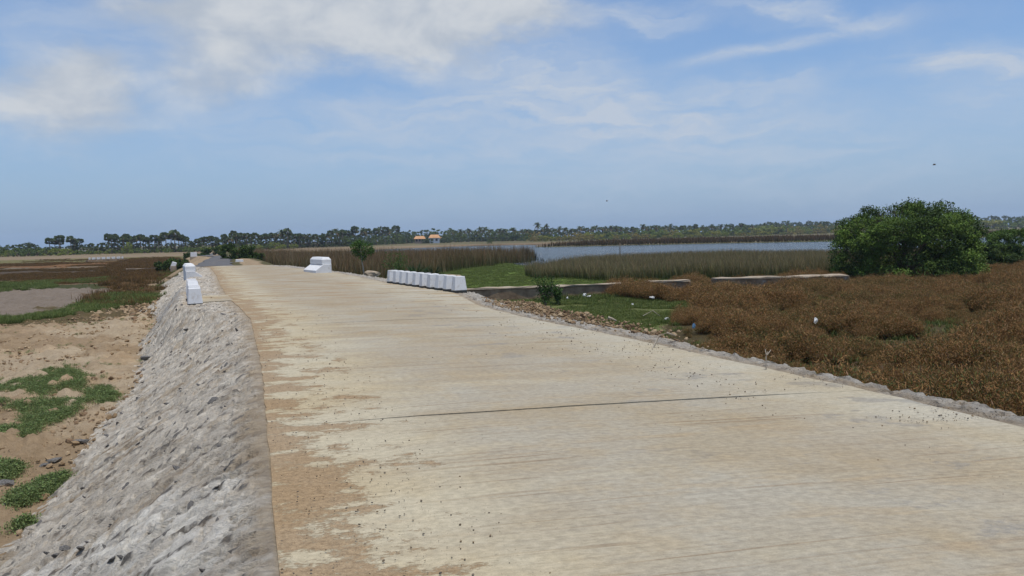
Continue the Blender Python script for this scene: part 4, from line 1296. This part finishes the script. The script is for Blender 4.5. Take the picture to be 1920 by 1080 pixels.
def sapling(px, py, z, H, W, label, seed, col, spiky=False):
    x, y = at(px, py, z)
    e = empty('sapling' if not spiky else 'palm_seedling', (x, y, z)); tag(e, label, 'sapling' if not spiky else 'seedling')
    rng = np.random.default_rng(seed)
    if spiky:
        ac = Acc()
        for i in range(26):
            th = rng.uniform(0, 6.28); el = rng.uniform(.25, 1.2); d = np.array((math.cos(th) * math.cos(el), math.sin(th) * math.cos(el), math.sin(el)))
            L = rng.uniform(.6, 1.0) * H
            tip = d * L + np.array((0, 0, -.12 * L))
            for j in range(12):
                o = rng.normal(0, .09, 3) * L; a = d * L * .35
                sd_ = np.cross(d, unit(1, rng)[0]) * .02
                ac.add([a - sd_, a + sd_, tip + o], [(0, 1, 2)], jitter_col(col, 1, .35)[0])
            w_ = np.cross(d, (0, 0, 1.)) * .015
            ac.add([(-w_), w_, d * L * .4], [(0, 1, 2)], (.06, .07, .03))
        link('frond', ac.mesh('frond'), M_LEAF, e)
        return e
    ac = Acc(); k = 7
    tips = []
    for i in range(k):
        th = rng.uniform(0, 6.28); t_ = (math.cos(th) * W * rng.uniform(.2, .5), math.sin(th) * W * .3, H * rng.uniform(.6, 1))
        tips.append(t_); ac.tube([(0, 0, -.1), (t_[0] * .4, t_[1] * .4, t_[2] * .5), t_], [.02, .014, .005], (.15, .11, .07), 4)
    link('stem', ac.mesh('stem'), M_BARK, e)
    ac = Acc()
    for t_ in tips:
        n = 130
        f = rng.uniform(.25, 1.05, (n, 1)); Pt = np.array(t_) * f * np.array((1, 1, 1)) + rng.normal(0, W * .09, (n, 3))
        leaf_tris(ac, Pt, .09 * rng.uniform(.7, 1.4, n), .045, jitter_col(col, n, .4, .12, rng), rng=rng)
    link('foliage', ac.mesh('foliage'), M_LEAF, e)
    return e
sapling(742, 517, -.6, 1.35, 1.5, 'bright green leafy sapling behind the far end of the guard blocks', 82, (.055, .12, .025))
sapling(781, 521, -1.0, 1.5, 1.3, 'spiky dark green palm seedling behind the middle of the guard blocks', 83, (.045, .085, .03), True)
sapling(812, 519, -1.0, 1.1, 1.2, 'low greyish spiky seedling left of the green marsh turf', 84, (.05, .075, .035), True)
sapling(1023, 574, -1.25, 1.15, .8, 'dark green weed bush standing in front of the long wall', 85, (.045, .09, .022))
sapling(1046, 570, -1.25, .75, .5, 'thin green shoot right of the dark weed bush at the wall', 86, (.06, .11, .03))

def roadside_bush(px, py, z, rx, h, label, seed):
    e = empty('roadside_bush', (*at(px, py, z), z)); tag(e, label, 'bush')
    link('foliage', bush_foliage('foliage', rx, rx * .8, h, 55, 110, .2, (.035, .062, .016), (.075, .115, .026), seed, .3), M_LEAF, e)
    ac = Acc(); limbs(ac, 6, rx * .8, h * .8, .06, (.1, .08, .05), seed + 1); link('stem', ac.mesh('stem', True), M_BARK, e)
roadside_bush(445, 489, -.3, 1.45, 1.75, 'dark green roadside bush right of the bend in the asphalt', 91)
roadside_bush(474, 491, -.5, 1.1, .95, 'low green roadside bush spreading beside the taller one', 93)
roadside_bush(322, 506, -1.0, 1.5, .9, 'low green bush on the bank left of the far road', 95)
roadside_bush(402, 478, -.5, 1.8, 1.3, 'small rounded bush at the far end of the asphalt', 97)
roadside_bush(365, 484, -.8, 1.6, .8, 'dark low bush in front of the white marker block', 99)

# ---------------------------------------------------------------- white markers far along the road
def marker(px, py, z, w, h, d, label, tilt=0.0, rz=.3):
    x, y = at(px, py, z)
    e = empty('road_marker', (x, y, z), rz); tag(e, label, 'marker block')
    o = link('painted_body', frustum('painted_body', w / 2, d / 2, -.3, w / 2 * .92, d / 2 * .9, h, .03, M_WHITE), None, e)
    o.rotation_euler = (0, tilt, 0)
    link('footing', frustum('footing', w / 2 * 1.15, d / 2 * 1.2, -.5, w / 2 * 1.15, d / 2 * 1.2, .03, .02, M_COPING), None, e)
marker(363.5, 481.5, -.35, .92, .66, .5, 'upright white marker block left of the asphalt bend')
marker(325, 499, -.45, .42, .38, .5, 'small leaning white marker block behind the field side parapet', .35)
marker(449, 491.5, -.1, .68, .22, .4, 'low broken white block lying under the roadside bush', .06)

POSTS = [at(168.5 + 1.05 * 57.5 * i / 13 + (.8 if i % 2 else -.4), 488 - 2.2 * i / 13, -1.0) for i in range(14)]
me_pb, me_pf = frustum('painted_body', .13, .13, .06, .11, .11, .44, .01, M_WHITE), frustum('black_foot', .126, .126, -.5, .166, .146, .058, .004, M_BLACK)
for i, (x, y) in enumerate(POSTS):
    e = empty('distant_post', (x, y, -.95)); tag(e, ORD[i] + ' tiny white post counted from the left end of the far row in the fields', 'post', 'row of tiny white posts in the fields')
    link('painted_body', me_pb, None, e); link('black_foot', me_pf, None, e)
a, b = Vector(POSTS[0]), Vector(POSTS[-1])
V = []
dd = (b - a).normalized(); ss = Vector((dd.y, -dd.x))
for z in (-1.7, -.96):
    for p_, q_ in ((a - dd * .5, -.5), (a - dd * .5, .5), (b + dd * .5, .5), (b + dd * .5, -.5)):
        w = p_ + ss * q_; V.append((w.x, w.y, z))
tag(link('culvert_wall', bevel_mesh('culvert_wall', V, [(3, 2, 1, 0), (4, 5, 6, 7), (0, 1, 5, 4), (1, 2, 6, 5), (2, 3, 7, 6), (3, 0, 4, 7)], .03, M_MASON)), 'low grey wall under the row of tiny white posts in the fields', 'wall')

def field_wall():
    a, b = Vector(at(236, 504, -1.0)), Vector(at(308, 501.5, -1.0))
    L = (b - a).length
    e = empty('field_wall', (a.x, a.y, -1.35), math.atan2(b.y - a.y, b.x - a.x)); tag(e, 'low pale wall crossing the brown marsh left of the road', 'wall')
    link('wall_body', box_mesh('wall_body', L, .6, .30, M_MASON, 530), None, e)
    o = link('coping', box_mesh('coping', L, .7, .06, M_COPING, 531), None, e); o.location = (0, 0, .302)
    for v in o.data.vertices:
        if v.co.z < -.1: v.co.z = 0
field_wall()

# post standing in the lake
x, y = at(1162.5, 478, -1.42)
ac = Acc(); ac.tube([(0, 0, -.6), (.01, 0, .9), (0, .01, 1.75)], [.07, .065, .055], (.05, .045, .04), 7)
o = link('water_post', ac.mesh('water_post', True), M_BARK, None, (x, y, -1.42)); tag(o, 'lone dark post standing in the lake behind the rushes', 'post')

# slabs and lumps by the right shoulder
def lump(name, px, py, z, sx, sy, sz, m, label, cat, seed, rz=.3, dz=0):
    x, y = at(px, py, z)
    me = rock_mesh(name, seed, .8, None, 2); me.materials.append(m)
    o = link(name, me, None, None, (x, y, z + dz)); o.scale = (sx, sy, sz); o.rotation_euler = (0, 0, rz)
    tag(o, label, cat)
lump('rock', 697, 513.5, -.25, .75, .5, .45, M_COPING, 'pale angular rock on the bank beside the small tree', 'rock', 601)
lump('rock', 845, 519, -.9, 1.3, .8, .4, M_COPING, 'flat tan slab of rock showing above the nearest guard blocks', 'rock', 602)
lump('rock', 813, 514, -1.2, .7, .4, .2, M_COPING, 'small pale rock beside the spiky seedling', 'rock', 603)
xx, yy, zz = hit(273, 676); 
me = rock_mesh('rock', 604, .8, None, 1); me.materials.append(M_STONE)
o = link('rock', me, None, None, (xx, yy, zz + .05)); o.scale = (.26, .2, .2); tag(o, 'dark lone rock on the earth at the foot of the stone bank', 'rock')
for i, (px, py, s, lb) in enumerate(((152, 832, .20, 'dark rock on bare earth below the long weed patch'), (103, 868, .17, 'grey rock between two weed patches near the stone bank'), (16, 952, .22, 'grey rock beside the weed clump nearest the camera'), (5, 912, .26, 'dark flat rock at the left edge of the photograph'), (84, 876, .15, 'bluish rock left of the grey rock near the bank'))):
    xx, yy, zz = hit(px, py)
    o = link('rock', stone_meshes[i % 7], None, None, (xx, yy, zz + s * .15)); o.scale = (s, s * .8, s * .7); o.rotation_euler = (0, 0, i); tag(o, lb, 'rock')

# litter and dead wood in the scrub
M_PLW = mat_speckle('white_plastic', (.50, .50, .48), (.66, .66, .64), 5.0, .45, .01)
M_PLB = mat_speckle('blue_plastic', (.06, .14, .24), (.10, .20, .32), 5.0, .45, .01)
def bag(px, py, s, m, label, seed, lift=.0, tall=1.0, name='plastic_bag', cat='bag'):
    xx, yy, zz = hit(px, py, lift)
    rng = np.random.default_rng(seed)
    bm = bmesh.new(); bmesh.ops.create_icosphere(bm, subdivisions=2, radius=.5)
    for v in bm.verts:
        k = 1 + rng.uniform(-.38, .35); v.co = Vector((v.co.x * k, v.co.y * k * .7, v.co.z * k * tall))
        if v.co.z > .2: v.co.x *= .55 + .5 * abs(math.sin(v.co.x * 9 + seed))
    me = bpy.data.meshes.new(name); bm.to_mesh(me); bm.free(); me.materials.append(m)
    o = link(name, me, None, None, (xx, yy, zz + lift + s * .3)); o.scale = (s, s, s); o.rotation_euler = (.2, .1, seed); tag(o, label, cat)
bag(1529, 618, .052, M_PLW, 'torn white plastic bag caught on top of the brown scrub', 1, .62, 1.3)
bag(1301, 617, .05, M_PLB, 'blue plastic bag caught in the brown scrub', 2, .35, 1.4)
bag(1250, 601, .17, M_PLW, 'crumpled white bag lying where the green grass meets the scrub', 3, .05, .5)
bag(1104, 559, .26, M_PLW, 'long white piece of foam lying in the wall foot weeds', 4, .1, .25, 'foam_piece', 'foam')
bag(1096, 556, .20, M_PLW, 'small white bag standing left of the foam piece', 5, .12, .9)
bag(1222, 561, .24, M_PLW, 'flat white scrap lying before the short wall block', 6, .1, .35, 'plastic_scrap', 'scrap')
bag(1064, 561, .15, M_PLW, 'white scrap of litter in the weeds left of the foam piece', 7, .1, .8, 'plastic_scrap', 'scrap')
bag(1186, 573, .16, M_PLW, 'white scrap of litter lying alone in the green grass', 8, .05, .5, 'plastic_scrap', 'scrap')
def branch(px, py, pts, r, label, lift):
    xx, yy, zz = hit(px, py, lift)
    ac = Acc()
    for line in pts: ac.tube(line, list(np.linspace(r, r * .4, len(line))), (.3, .25, .2), 6)
    o = link('dead_branch', ac.mesh('dead_branch', True), M_DEADWOOD, None, (xx, yy, zz + lift)); tag(o, label, 'branch')
branch(1240, 638, [[(-.16, 0, -.2), (-.02, .05, .06), (.10, .02, .10)], [(.08, .02, .10), (.20, 0, .06)]], .016, 'bent dead branch leaning on the right shoulder', .25)
branch(1438, 668, [[(-.01, 0, -.2), (-.01, 0, 0), (.01, .01, .05)], [(.0, 0, .01), (.05, .01, .07)], [(-.01, 0, .02), (-.02, 0, .08)]], .007, 'upright forked dead branch at the edge of the scrub', .3)
branch(1225, 592, [[(-.35, 0, .0), (0, .1, .16)], [(.0, .1, .16), (.22, -.1, -.02)]], .014, 'pale crooked stick lying over the green grass', .1)
branch(1148, 603, [[(-.14, 0, .12), (.0, 0, .08), (.16, -.05, 0)]], .06, 'short pale piece of timber on the grass below the road', .03)

# ---------------------------------------------------------------- houses in the tree line
def house(px, py, z, W, D, H, RH, mw, mr, rz, label, wins):
    x, y = at(px, py, z)
    e = empty('house', (x, y, z), rz); tag(e, label, 'house')
    link('wall', frustum('wall', W / 2, D / 2, -.5, W / 2, D / 2, H, 0, mw), None, e)
    ov = .6
    V = [(-W / 2 - ov, -D / 2 - ov, H - .1), (W / 2 + ov, -D / 2 - ov, H - .1), (W / 2 + ov, D / 2 + ov, H - .1), (-W / 2 - ov, D / 2 + ov, H - .1), (-W / 2 + .5, 0, H + RH), (W / 2 - .5, 0, H + RH)]
    link('roof', bevel_mesh('roof', V, [(0, 1, 5, 4), (2, 3, 4, 5), (1, 2, 5), (3, 0, 4), (3, 2, 1, 0)], 0, mr), None, e)
    for wx in wins:
        o = link('window', frustum('window', .55, .06, 0, .55, .06, 1.3, 0, M_DARKGLASS), None, e); o.location = (wx, -D / 2 - .03, H * .35)
house(787.5, 455.5, -1.0, 5.6, 4.5, 2.4, 1.5, M_WALLT, M_ROOF, .05, 'tan walled house with long orange tiled roof among trees', (-1.7, 0, 1.7))
house(815, 455, -1.0, 5.4, 4.5, 2.8, 1.7, M_WALLW, M_ROOF, .05, 'white walled house with high orange tiled roof among trees', (-1.4, 1.2))
house(829, 453.5, -1.0, 2.6, 4, 2.4, 1.4, M_WALLW, M_ROOF, .1, 'small white outbuilding with orange roof right of the houses', (0,))
house(79, 478.5, -1.3, 2.6, 3, .7, .5, M_WALLT, M_PALEROOF, .2, 'low hut with pale roof at the left edge of the treeline', ())
house(150, 474.5, -1.3, 2.2, 3, .9, .5, M_WALLT, M_PALEROOF, .2, 'small pale hut under the trees behind the fields', ())
house(264, 474, -1.3, 3.6, 3, 1.0, .45, M_WALLT, M_PALEROOF, .1, 'long low hut half hidden below the palmyra grove', ())

# ---------------------------------------------------------------- far trees
DK = np.array((.10, .13, .06))
def palmyra(seed, H, cr):
    rng = np.random.default_rng(seed)
    tr = Acc(); tr.tube([(0, 0, -.5), (rng.normal(0, .15), 0, H * .5), (rng.normal(0, .1), 0, H - cr * .7)], [.24, .18, .16], (.13, .11, .09), 6)
    cw = Acc()
    for i in range(60):
        d = unit(1, rng)[0]
        if d[2] < -.8: d[2] *= -.5
        b = np.array((0, 0, H - cr)); L = cr * rng.uniform(.75, 1.05)
        ctr = b + d * L * .55; s = np.cross(d, unit(1, rng)[0]); s /= np.linalg.norm(s); u = np.cross(s, d)
        col = jitter_col(DK if rng.uniform() > .2 or d[2] > 0 else np.array((.12, .09, .05)), 1, .4, .1, rng)[0]
        cw.add([b, b + s * .05, ctr], [(0, 1, 2)], col)
        pts = [ctr]
        for a in np.linspace(-1.5, 1.5, 6): pts.append(ctr + (d * math.cos(a) + s * math.sin(a)) * L * .48 + u * rng.normal(0, .08))
        cw.add(pts, [(0, j, j + 1) for j in range(1, 6)], col)
    return tr.mesh('trunk', True), cw.mesh('crown')
def coconut(seed, H, cr):
    rng = np.random.default_rng(seed)
    ln = rng.normal(0, .8)
    top = np.array((ln, rng.normal(0, .4), H - cr * .55))
    tr = Acc(); tr.tube([(0, 0, -.5), (ln * .3, 0, H * .45), tuple(top)], [.24, .16, .13], (.2, .17, .14), 6)
    cw = Acc()
    for i in range(24):
        th = 6.28 * i / 24 + rng.normal(0, .15); el = rng.uniform(-.5, 1.25)
        d = np.array((math.cos(th) * math.cos(el), math.sin(th) * math.cos(el), math.sin(el)))
        L = cr * rng.uniform(.95, 1.2); sd_ = np.array((-math.sin(th), math.cos(th), 0))
        col = jitter_col(np.array((.085, .11, .05)) if el > -.2 else np.array((.16, .12, .06)), 1, .35, .1, rng)[0]
        prev = None
        for k, f in enumerate(np.linspace(0, 1, 5)):
            c = top + d * L * f + np.array((0, 0, -1)) * L * .55 * f * f
            w = (.12 + .62 * math.sin(math.pi * min(1, f * .9 + .12))) * cr * .22
            dn = np.array((0, 0, -.5 * w))
            row = [c - sd_ * w + dn, c, c + sd_ * w + dn]
            if prev is not None: cw.add(prev + row, [(0, 1, 4), (0, 4, 3), (1, 2, 5), (1, 5, 4)], col)
            prev = row
    return tr.mesh('trunk', True), cw.mesh('crown')
def broad(seed, H, rx, c0, c1, n=60, m=55, leaf=.55):
    tr = Acc(); tr.tube([(0, 0, -.5), (.1, 0, H * .35), (0, .1, H * .6)], [.25, .2, .12], (.14, .11, .08), 6)
    limbs(tr, 4, rx * .7, H * .8, .12, (.14, .11, .08), seed + 3)
    return tr.mesh('trunk', True), bush_foliage('crown', rx, rx * .85, H * .97, n, m, leaf, c0, c1, seed, .30, H * .10)

def proto(kind, parts, mats):
    e = empty(kind); ch = []
    for nm, me, m in parts: link(nm, me, m, e)
    return e
PROT = {'palmyra_palm': [], 'coconut_palm': [], 'broad_tree': [], 'scrub_tree': []}
for i in range(5):
    t_, c_ = palmyra(700 + i, 10, 2.2); t_.materials.append(M_BARK); c_.materials.append(M_DRY); PROT['palmyra_palm'].append((t_, c_, 10.0))
    t_, c_ = coconut(720 + i, 12, 3.4); t_.materials.append(M_BARK); c_.materials.append(M_DRY); PROT['coconut_palm'].append((t_, c_, 12.0))
    cc = [((.06, .085, .034), (.105, .145, .045)), ((.075, .11, .038), (.13, .18, .05)), ((.06, .08, .036), (.095, .125, .048)), ((.09, .125, .038), (.16, .21, .055)), ((.056, .08, .034), (.10, .13, .045))][i]
    t_, c_ = broad(740 + i, 8, 3.8, *cc); t_.materials.append(M_BARK); c_.materials.append(M_LEAF); PROT['broad_tree'].append((t_, c_, 8.0))
    cc = [((.15, .18, .035), (.26, .30, .06)), ((.18, .19, .04), (.32, .31, .065)), ((.11, .15, .04), (.19, .25, .05)), ((.20, .165, .05), (.33, .27, .08)), ((.08, .12, .034), (.15, .20, .05))][i]
    t_, c_ = broad(760 + i, 4, 3.6, *cc, n=42, m=60, leaf=.42); t_.materials.append(M_BARK); c_.materials.append(M_LEAF); PROT['scrub_tree'].append((t_, c_, 4.0))

def far_tree(kind, px, top, D, label, cat, group, wide=1.0, ground=-1.3, idx=None, defer=False):
    """a tree on the line of sight of column px at distance D whose top reaches row top"""
    d = pdir(px, top); t = D / d.y
    X, Y, ztop = d.x * t, d.y * t, CAMH + d.z * t
    H = max(1.2, ztop - ground)
    t_, c_, H0 = random.choice(PROT[kind]) if idx is None else PROT[kind][idx]
    s = H / H0
    e = empty(kind, (X, Y, ground), random.uniform(0, 6.28))
    w = s * wide
    e.scale = (w, w, s)
    tag(e, label, cat, group)
    if defer: PENDING.append((e, px, label))
    link('trunk', t_, None, e); link('crown', c_, None, e)
    return e

LANDMARKS = [(-400, 'the left edge of the photo'), (92, 'the leftmost tall palmyra'), (150, 'the small pale hut'), (237, 'the lime green tree'), (326, 'the tallest left palmyra'), (363, 'the white marker block'),
             (445, 'the tall roadside bush'), (538, 'the ball crowned palm'), (600, 'the lake side parapet'), (681, 'the small forked tree'), (742, 'the leaning palmyra'), (787, 'the tan walled house'),
             (829, 'the white outbuilding'), (918, 'the lone shore bush'), (1008, 'the tallest coconut palm'), (1086, 'the reed bed tip'), (1163, 'the lake post'), (1250, 'the short wall block'), (1338, 'the last wall piece'),
             (1420, "the last wall's middle"), (1500, "the last wall's end"), (1640, 'the big green bush'), (1850, 'the gap between bushes')]
PENDING = []
def place_labels():
    groups = {}
    for o, px, phrase in PENDING: groups.setdefault(phrase, []).append((px, o))
    for phrase, lst in groups.items():
        lst.sort(key=lambda t: t[0]); cnt = {}
        for px, o in lst:
            lm = [l for l in LANDMARKS if l[0] <= px][-1][1]
            k = cnt.get(lm, 0); cnt[lm] = k + 1
            o['label'] = phrase + ', ' + (ORD[k] if k < len(ORD) else str(k + 1) + 'th') + ' right of ' + lm

def dist_at(px):
    """distance of the tree line along the picture"""
    return float(np.interp(px, [0, 130, 300, 400, 480, 600, 700, 760, 900, 1100, 1300, 1500, 1700, 1920], [262, 270, 280, 275, 295, 330, 400, 470, 470, 470, 480, 560, 640, 700]))

PX_UNIQUE = [(92, 445, 'lone round headed palmyra palm leftmost of the tall palms over the fields'), (110, 439.5, 'highest palmyra palm of the small leaning group at far left'),
             (132, 442, 'tall thin trunked palmyra palm left of a darker broad crown'), (310, 434, 'slender palmyra palm with small ball crown rising over the left grove'),
             (326, 430, 'tallest palmyra palm of the left grove'), (538, 427, 'palmyra palm with ball crown standing above the dark grove beyond the road'),
             (665, 423, 'first high palmyra palm left of the palm pair by the orange roofs'), (742, 421, 'tall palmyra palm leaning beside the orange roofed houses')]
for px, ty, lb in PX_UNIQUE: far_tree('palmyra_palm', px, ty, dist_at(px) - 4, lb, 'palm tree', 'palmyra palms over the far tree line', 1.25 if px < 400 else 1.1)
PALM_L = [(102, 447), (113, 448), (139, 448), (149, 446), (171, 455), (202, 437), (208, 441), (214, 437), (220, 443), (231, 442), (236, 438), (241, 441), (250, 443), (255, 440), (262, 438), (268, 440), (272, 442), (280, 445), (289, 438), (296, 446), (302, 441), (320, 436), (335, 440), (339, 438), (343, 441), (348, 443)]
for px, ty in PALM_L: far_tree('palmyra_palm', px, ty, dist_at(px) + random.uniform(-6, 10), "round headed palmyra behind the left fields", 'palm tree', 'palmyra palms behind the left fields', random.uniform(1.0, 1.3), defer=True)
PALM_M = [(370, 446), (378, 444), (385, 442), (395, 441), (404, 443), (420, 438), (427, 442), (437, 432), (443, 436), (450, 435), (462, 435), (470, 437), (478, 435), (488, 438), (497, 437), (508, 436), (516, 436), (524, 429), (531, 434), (545, 436), (553, 436), (561, 437), (570, 437), (580, 436), (590, 438), (605, 437), (613, 436), (620, 430), (628, 427), (636, 432), (642, 430), (651, 430), (658, 432), (676, 425), (683, 428), (688, 426), (697, 431), (705, 427), (713, 423), (723, 423), (730, 429), (736, 427)]
for px, ty in PALM_M: far_tree('palmyra_palm' if random.random() < .8 else 'coconut_palm', px, ty, dist_at(px) + random.uniform(-6, 12), "dark palm beyond the road's end", 'palm tree', 'palms in the grove beyond the road', random.uniform(.95, 1.2), defer=True)
far_tree('coconut_palm', 1008, 415, 440, 'tallest coconut palm standing clear above the far lake shore', 'palm tree', 'coconut palms beyond the lake', .8)
far_tree('coconut_palm', 1025.5, 418, 440, 'second tall coconut palm right of the tallest one above the lake shore', 'palm tree', 'coconut palms beyond the lake', .75)
for i in range(78):
    px = 845 + i * 9.4 + random.uniform(-3, 3)
    ty = float(np.interp(px, [845, 900, 1000, 1080, 1200, 1300, 1450, 1600], [429, 425, 426, 424, 420.5, 420, 418, 416])) + random.uniform(-2, 5)
    far_tree('coconut_palm' if random.random() < .85 else 'palmyra_palm', px, ty, dist_at(px) + random.uniform(-8, 25), "grey green coconut palm beyond the lake", 'palm tree', 'coconut palms beyond the lake', random.uniform(.95, 1.3), defer=True)
# broad crowns filling the line
def fill(x0, x1, step, tops, dd, kind, label, cat, group, wide=(1.0, 1.3), idxs=None):
    px = x0
    while px < x1:
        ty = float(np.interp(px, tops[0], tops[1])) + random.uniform(-2.5, 3.0)
        far_tree(kind, px, ty, dist_at(px) + dd + random.uniform(-6, 6), label, cat, group, random.uniform(*wide), idx=None if idxs is None else random.choice(idxs), defer=True)
        px += step * random.uniform(.7, 1.3)
fill(-30, 92, 13, ([-30, 0, 20, 40, 55, 70, 92], [458, 461, 460, 457, 457, 463, 467]), 6, 'broad_tree', "dark broad tree in the leftmost clump", 'tree', 'broad trees at the left edge', (1.2, 1.7))
fill(90, 350, 9, ([90, 120, 160, 200, 350], [461, 460, 460, 456, 457]), 8, 'broad_tree', "dark broad tree behind the left fields", 'tree', 'broad trees behind the left fields', (1.0, 1.5), [0, 2, 4, 1])
fill(352, 760, 9.5, ([352, 430, 540, 620, 700, 760], [452, 447, 444, 442, 438, 437]), 10, 'broad_tree', "dark broad tree beyond the road's end", 'tree', 'broad trees beyond the end of the road', (1.0, 1.5), [0, 2, 4])
fill(745, 1000, 12, ([745, 770, 800, 850, 900, 1000], [436, 432, 431, 433, 431, 432]), 40, 'broad_tree', "rounded tree behind the orange roofs", 'tree', 'trees around the orange roofed houses', (1.0, 1.4), [1, 3, 0])
fill(838, 1000, 13, ([838, 1000], [437, 436]), 0, 'broad_tree', "mid green tree by the houses", 'tree', 'trees right of the orange roofed houses', (1.0, 1.3), [1, 3])
fill(650, 775, 14, ([650, 775], [444, 440]), -14, 'broad_tree', "low tree before the palm grove", 'tree', 'trees left of the orange roofed houses', (1.1, 1.4), [1, 3])
fill(0, 350, 17, ([0, 60, 100, 150, 250, 350], [470, 468, 467, 468, 466, 466]), -8, 'scrub_tree', "lighter shrub before the left grove", 'shrub', 'shrubs before the left grove', (1.0, 1.4), [0, 2, 4])
fill(352, 560, 17, ([352, 430, 560], [464, 460, 456]), -12, 'scrub_tree', "green shrub before the far grove", 'shrub', 'shrubs before the grove beyond the road', (.9, 1.3), [0, 2, 4])
far_tree('scrub_tree', 237, 455, 262, 'rounded lime green tree standing out before the left palm grove', 'tree', None, .55, idx=0)
fill(985, 1640, 15, ([985, 1100, 1250, 1400, 1500, 1640], [439, 437, 432, 427, 424, 421]), -25, 'scrub_tree', "yellow green shrub across the lake", 'shrub', 'yellow green shrubs across the lake', (.9, 1.4))
fill(1000, 1640, 17, ([1000, 1100, 1250, 1400, 1500, 1640], [444, 442, 438, 435, 432, 429]), -70, 'scrub_tree', "low yellowish shrub on the far shore", 'shrub', 'low shrubs at the foot of the far bank', (.8, 1.3), [0, 1, 3])
fill(1440, 2010, 14, ([1440, 1600, 1800, 2010], [417, 412, 407, 404]), 170, 'broad_tree', "hazy tree on the farthest ridge", 'tree', 'hazy trees on the farthest ridge', (.9, 1.3), [0, 2, 4])
fill(1780, 2010, 17, ([1780, 2010], [414, 411]), -120, 'scrub_tree', "green shrub on the far bank", 'shrub', 'shrubs on the far bank right of the big bush', (1.0, 1.5))
fill(990, 1640, 9, ([990, 1080, 1200, 1300, 1450, 1600], [433, 430, 426, 425, 422, 420]), 34, 'broad_tree', 'dark tree behind the coconut palms', 'tree', 'dark trees behind the coconut palms', (1.0, 1.4), [0, 2, 4])
far_tree('scrub_tree', 918, 448.5, 330, 'single dark green bush on the far sandy shore', 'bush', None, .75, idx=4)

for px, ty in ((796, 448), (803, 447), (834, 446)): far_tree('broad_tree', px, ty, 430, 'low dark tree half hiding the orange roofed houses', 'tree', 'low trees before the orange roofed houses', 1.9, idx=0, defer=True)
place_labels()

# ---------------------------------------------------------------- sea haze
def haze():
    m = bpy.data.materials.new('sea_haze'); m.use_nodes = True
    t = NT(m.node_tree)
    v = t.n('ShaderNodeVolumePrincipled')
    v.inputs['Color'].default_value = (0.80, 0.90, 1.0, 1); v.inputs['Density'].default_value = 0.00022; v.inputs['Anisotropy'].default_value = 0.2
    o = t.n('ShaderNodeOutputMaterial'); t.t.links.new(v.outputs[0], o.inputs['Volume'])
    me = frustum('haze', 1600, 1600, -3.0, 1600, 1600, 26.0, 0, m)
    tag(link('haze', me), 'thin pale sea haze over the whole plain', kind='stuff')
haze()

# ---------------------------------------------------------------- birds
def bird(px, py, D, span, label):
    d = pdir(px, py); t = D / d.y
    e = empty('bird', (d.x * t, D, CAMH + d.z * t), .6); tag(e, label, 'bird', 'birds flying over the lake')
    ac = Acc(); ac.tube([(0, -.2, 0), (0, -.05, 0), (0, .12, 0), (0, .22, .01)], [.01, .05, .045, .01], (.03, .03, .03), 6)
    k = span / 2
    for s in (-1, 1): ac.add([(0, -.08, .01), (0, .1, .01), (s * k * .5, .06, .12), (s * k * .5, -.06, .12), (s * k, -.05, .06)], [(0, 1, 2), (0, 2, 3), (3, 2, 4)], (.03, .03, .03))
    link('bird_body', ac.mesh('bird_body'), M_BARK, e)
bird(1752, 309, 90, .55, 'small dark bird in the sky above the big green bush')
bird(1138, 377, 120, .4, 'tiny dark bird low in the sky over the lake')
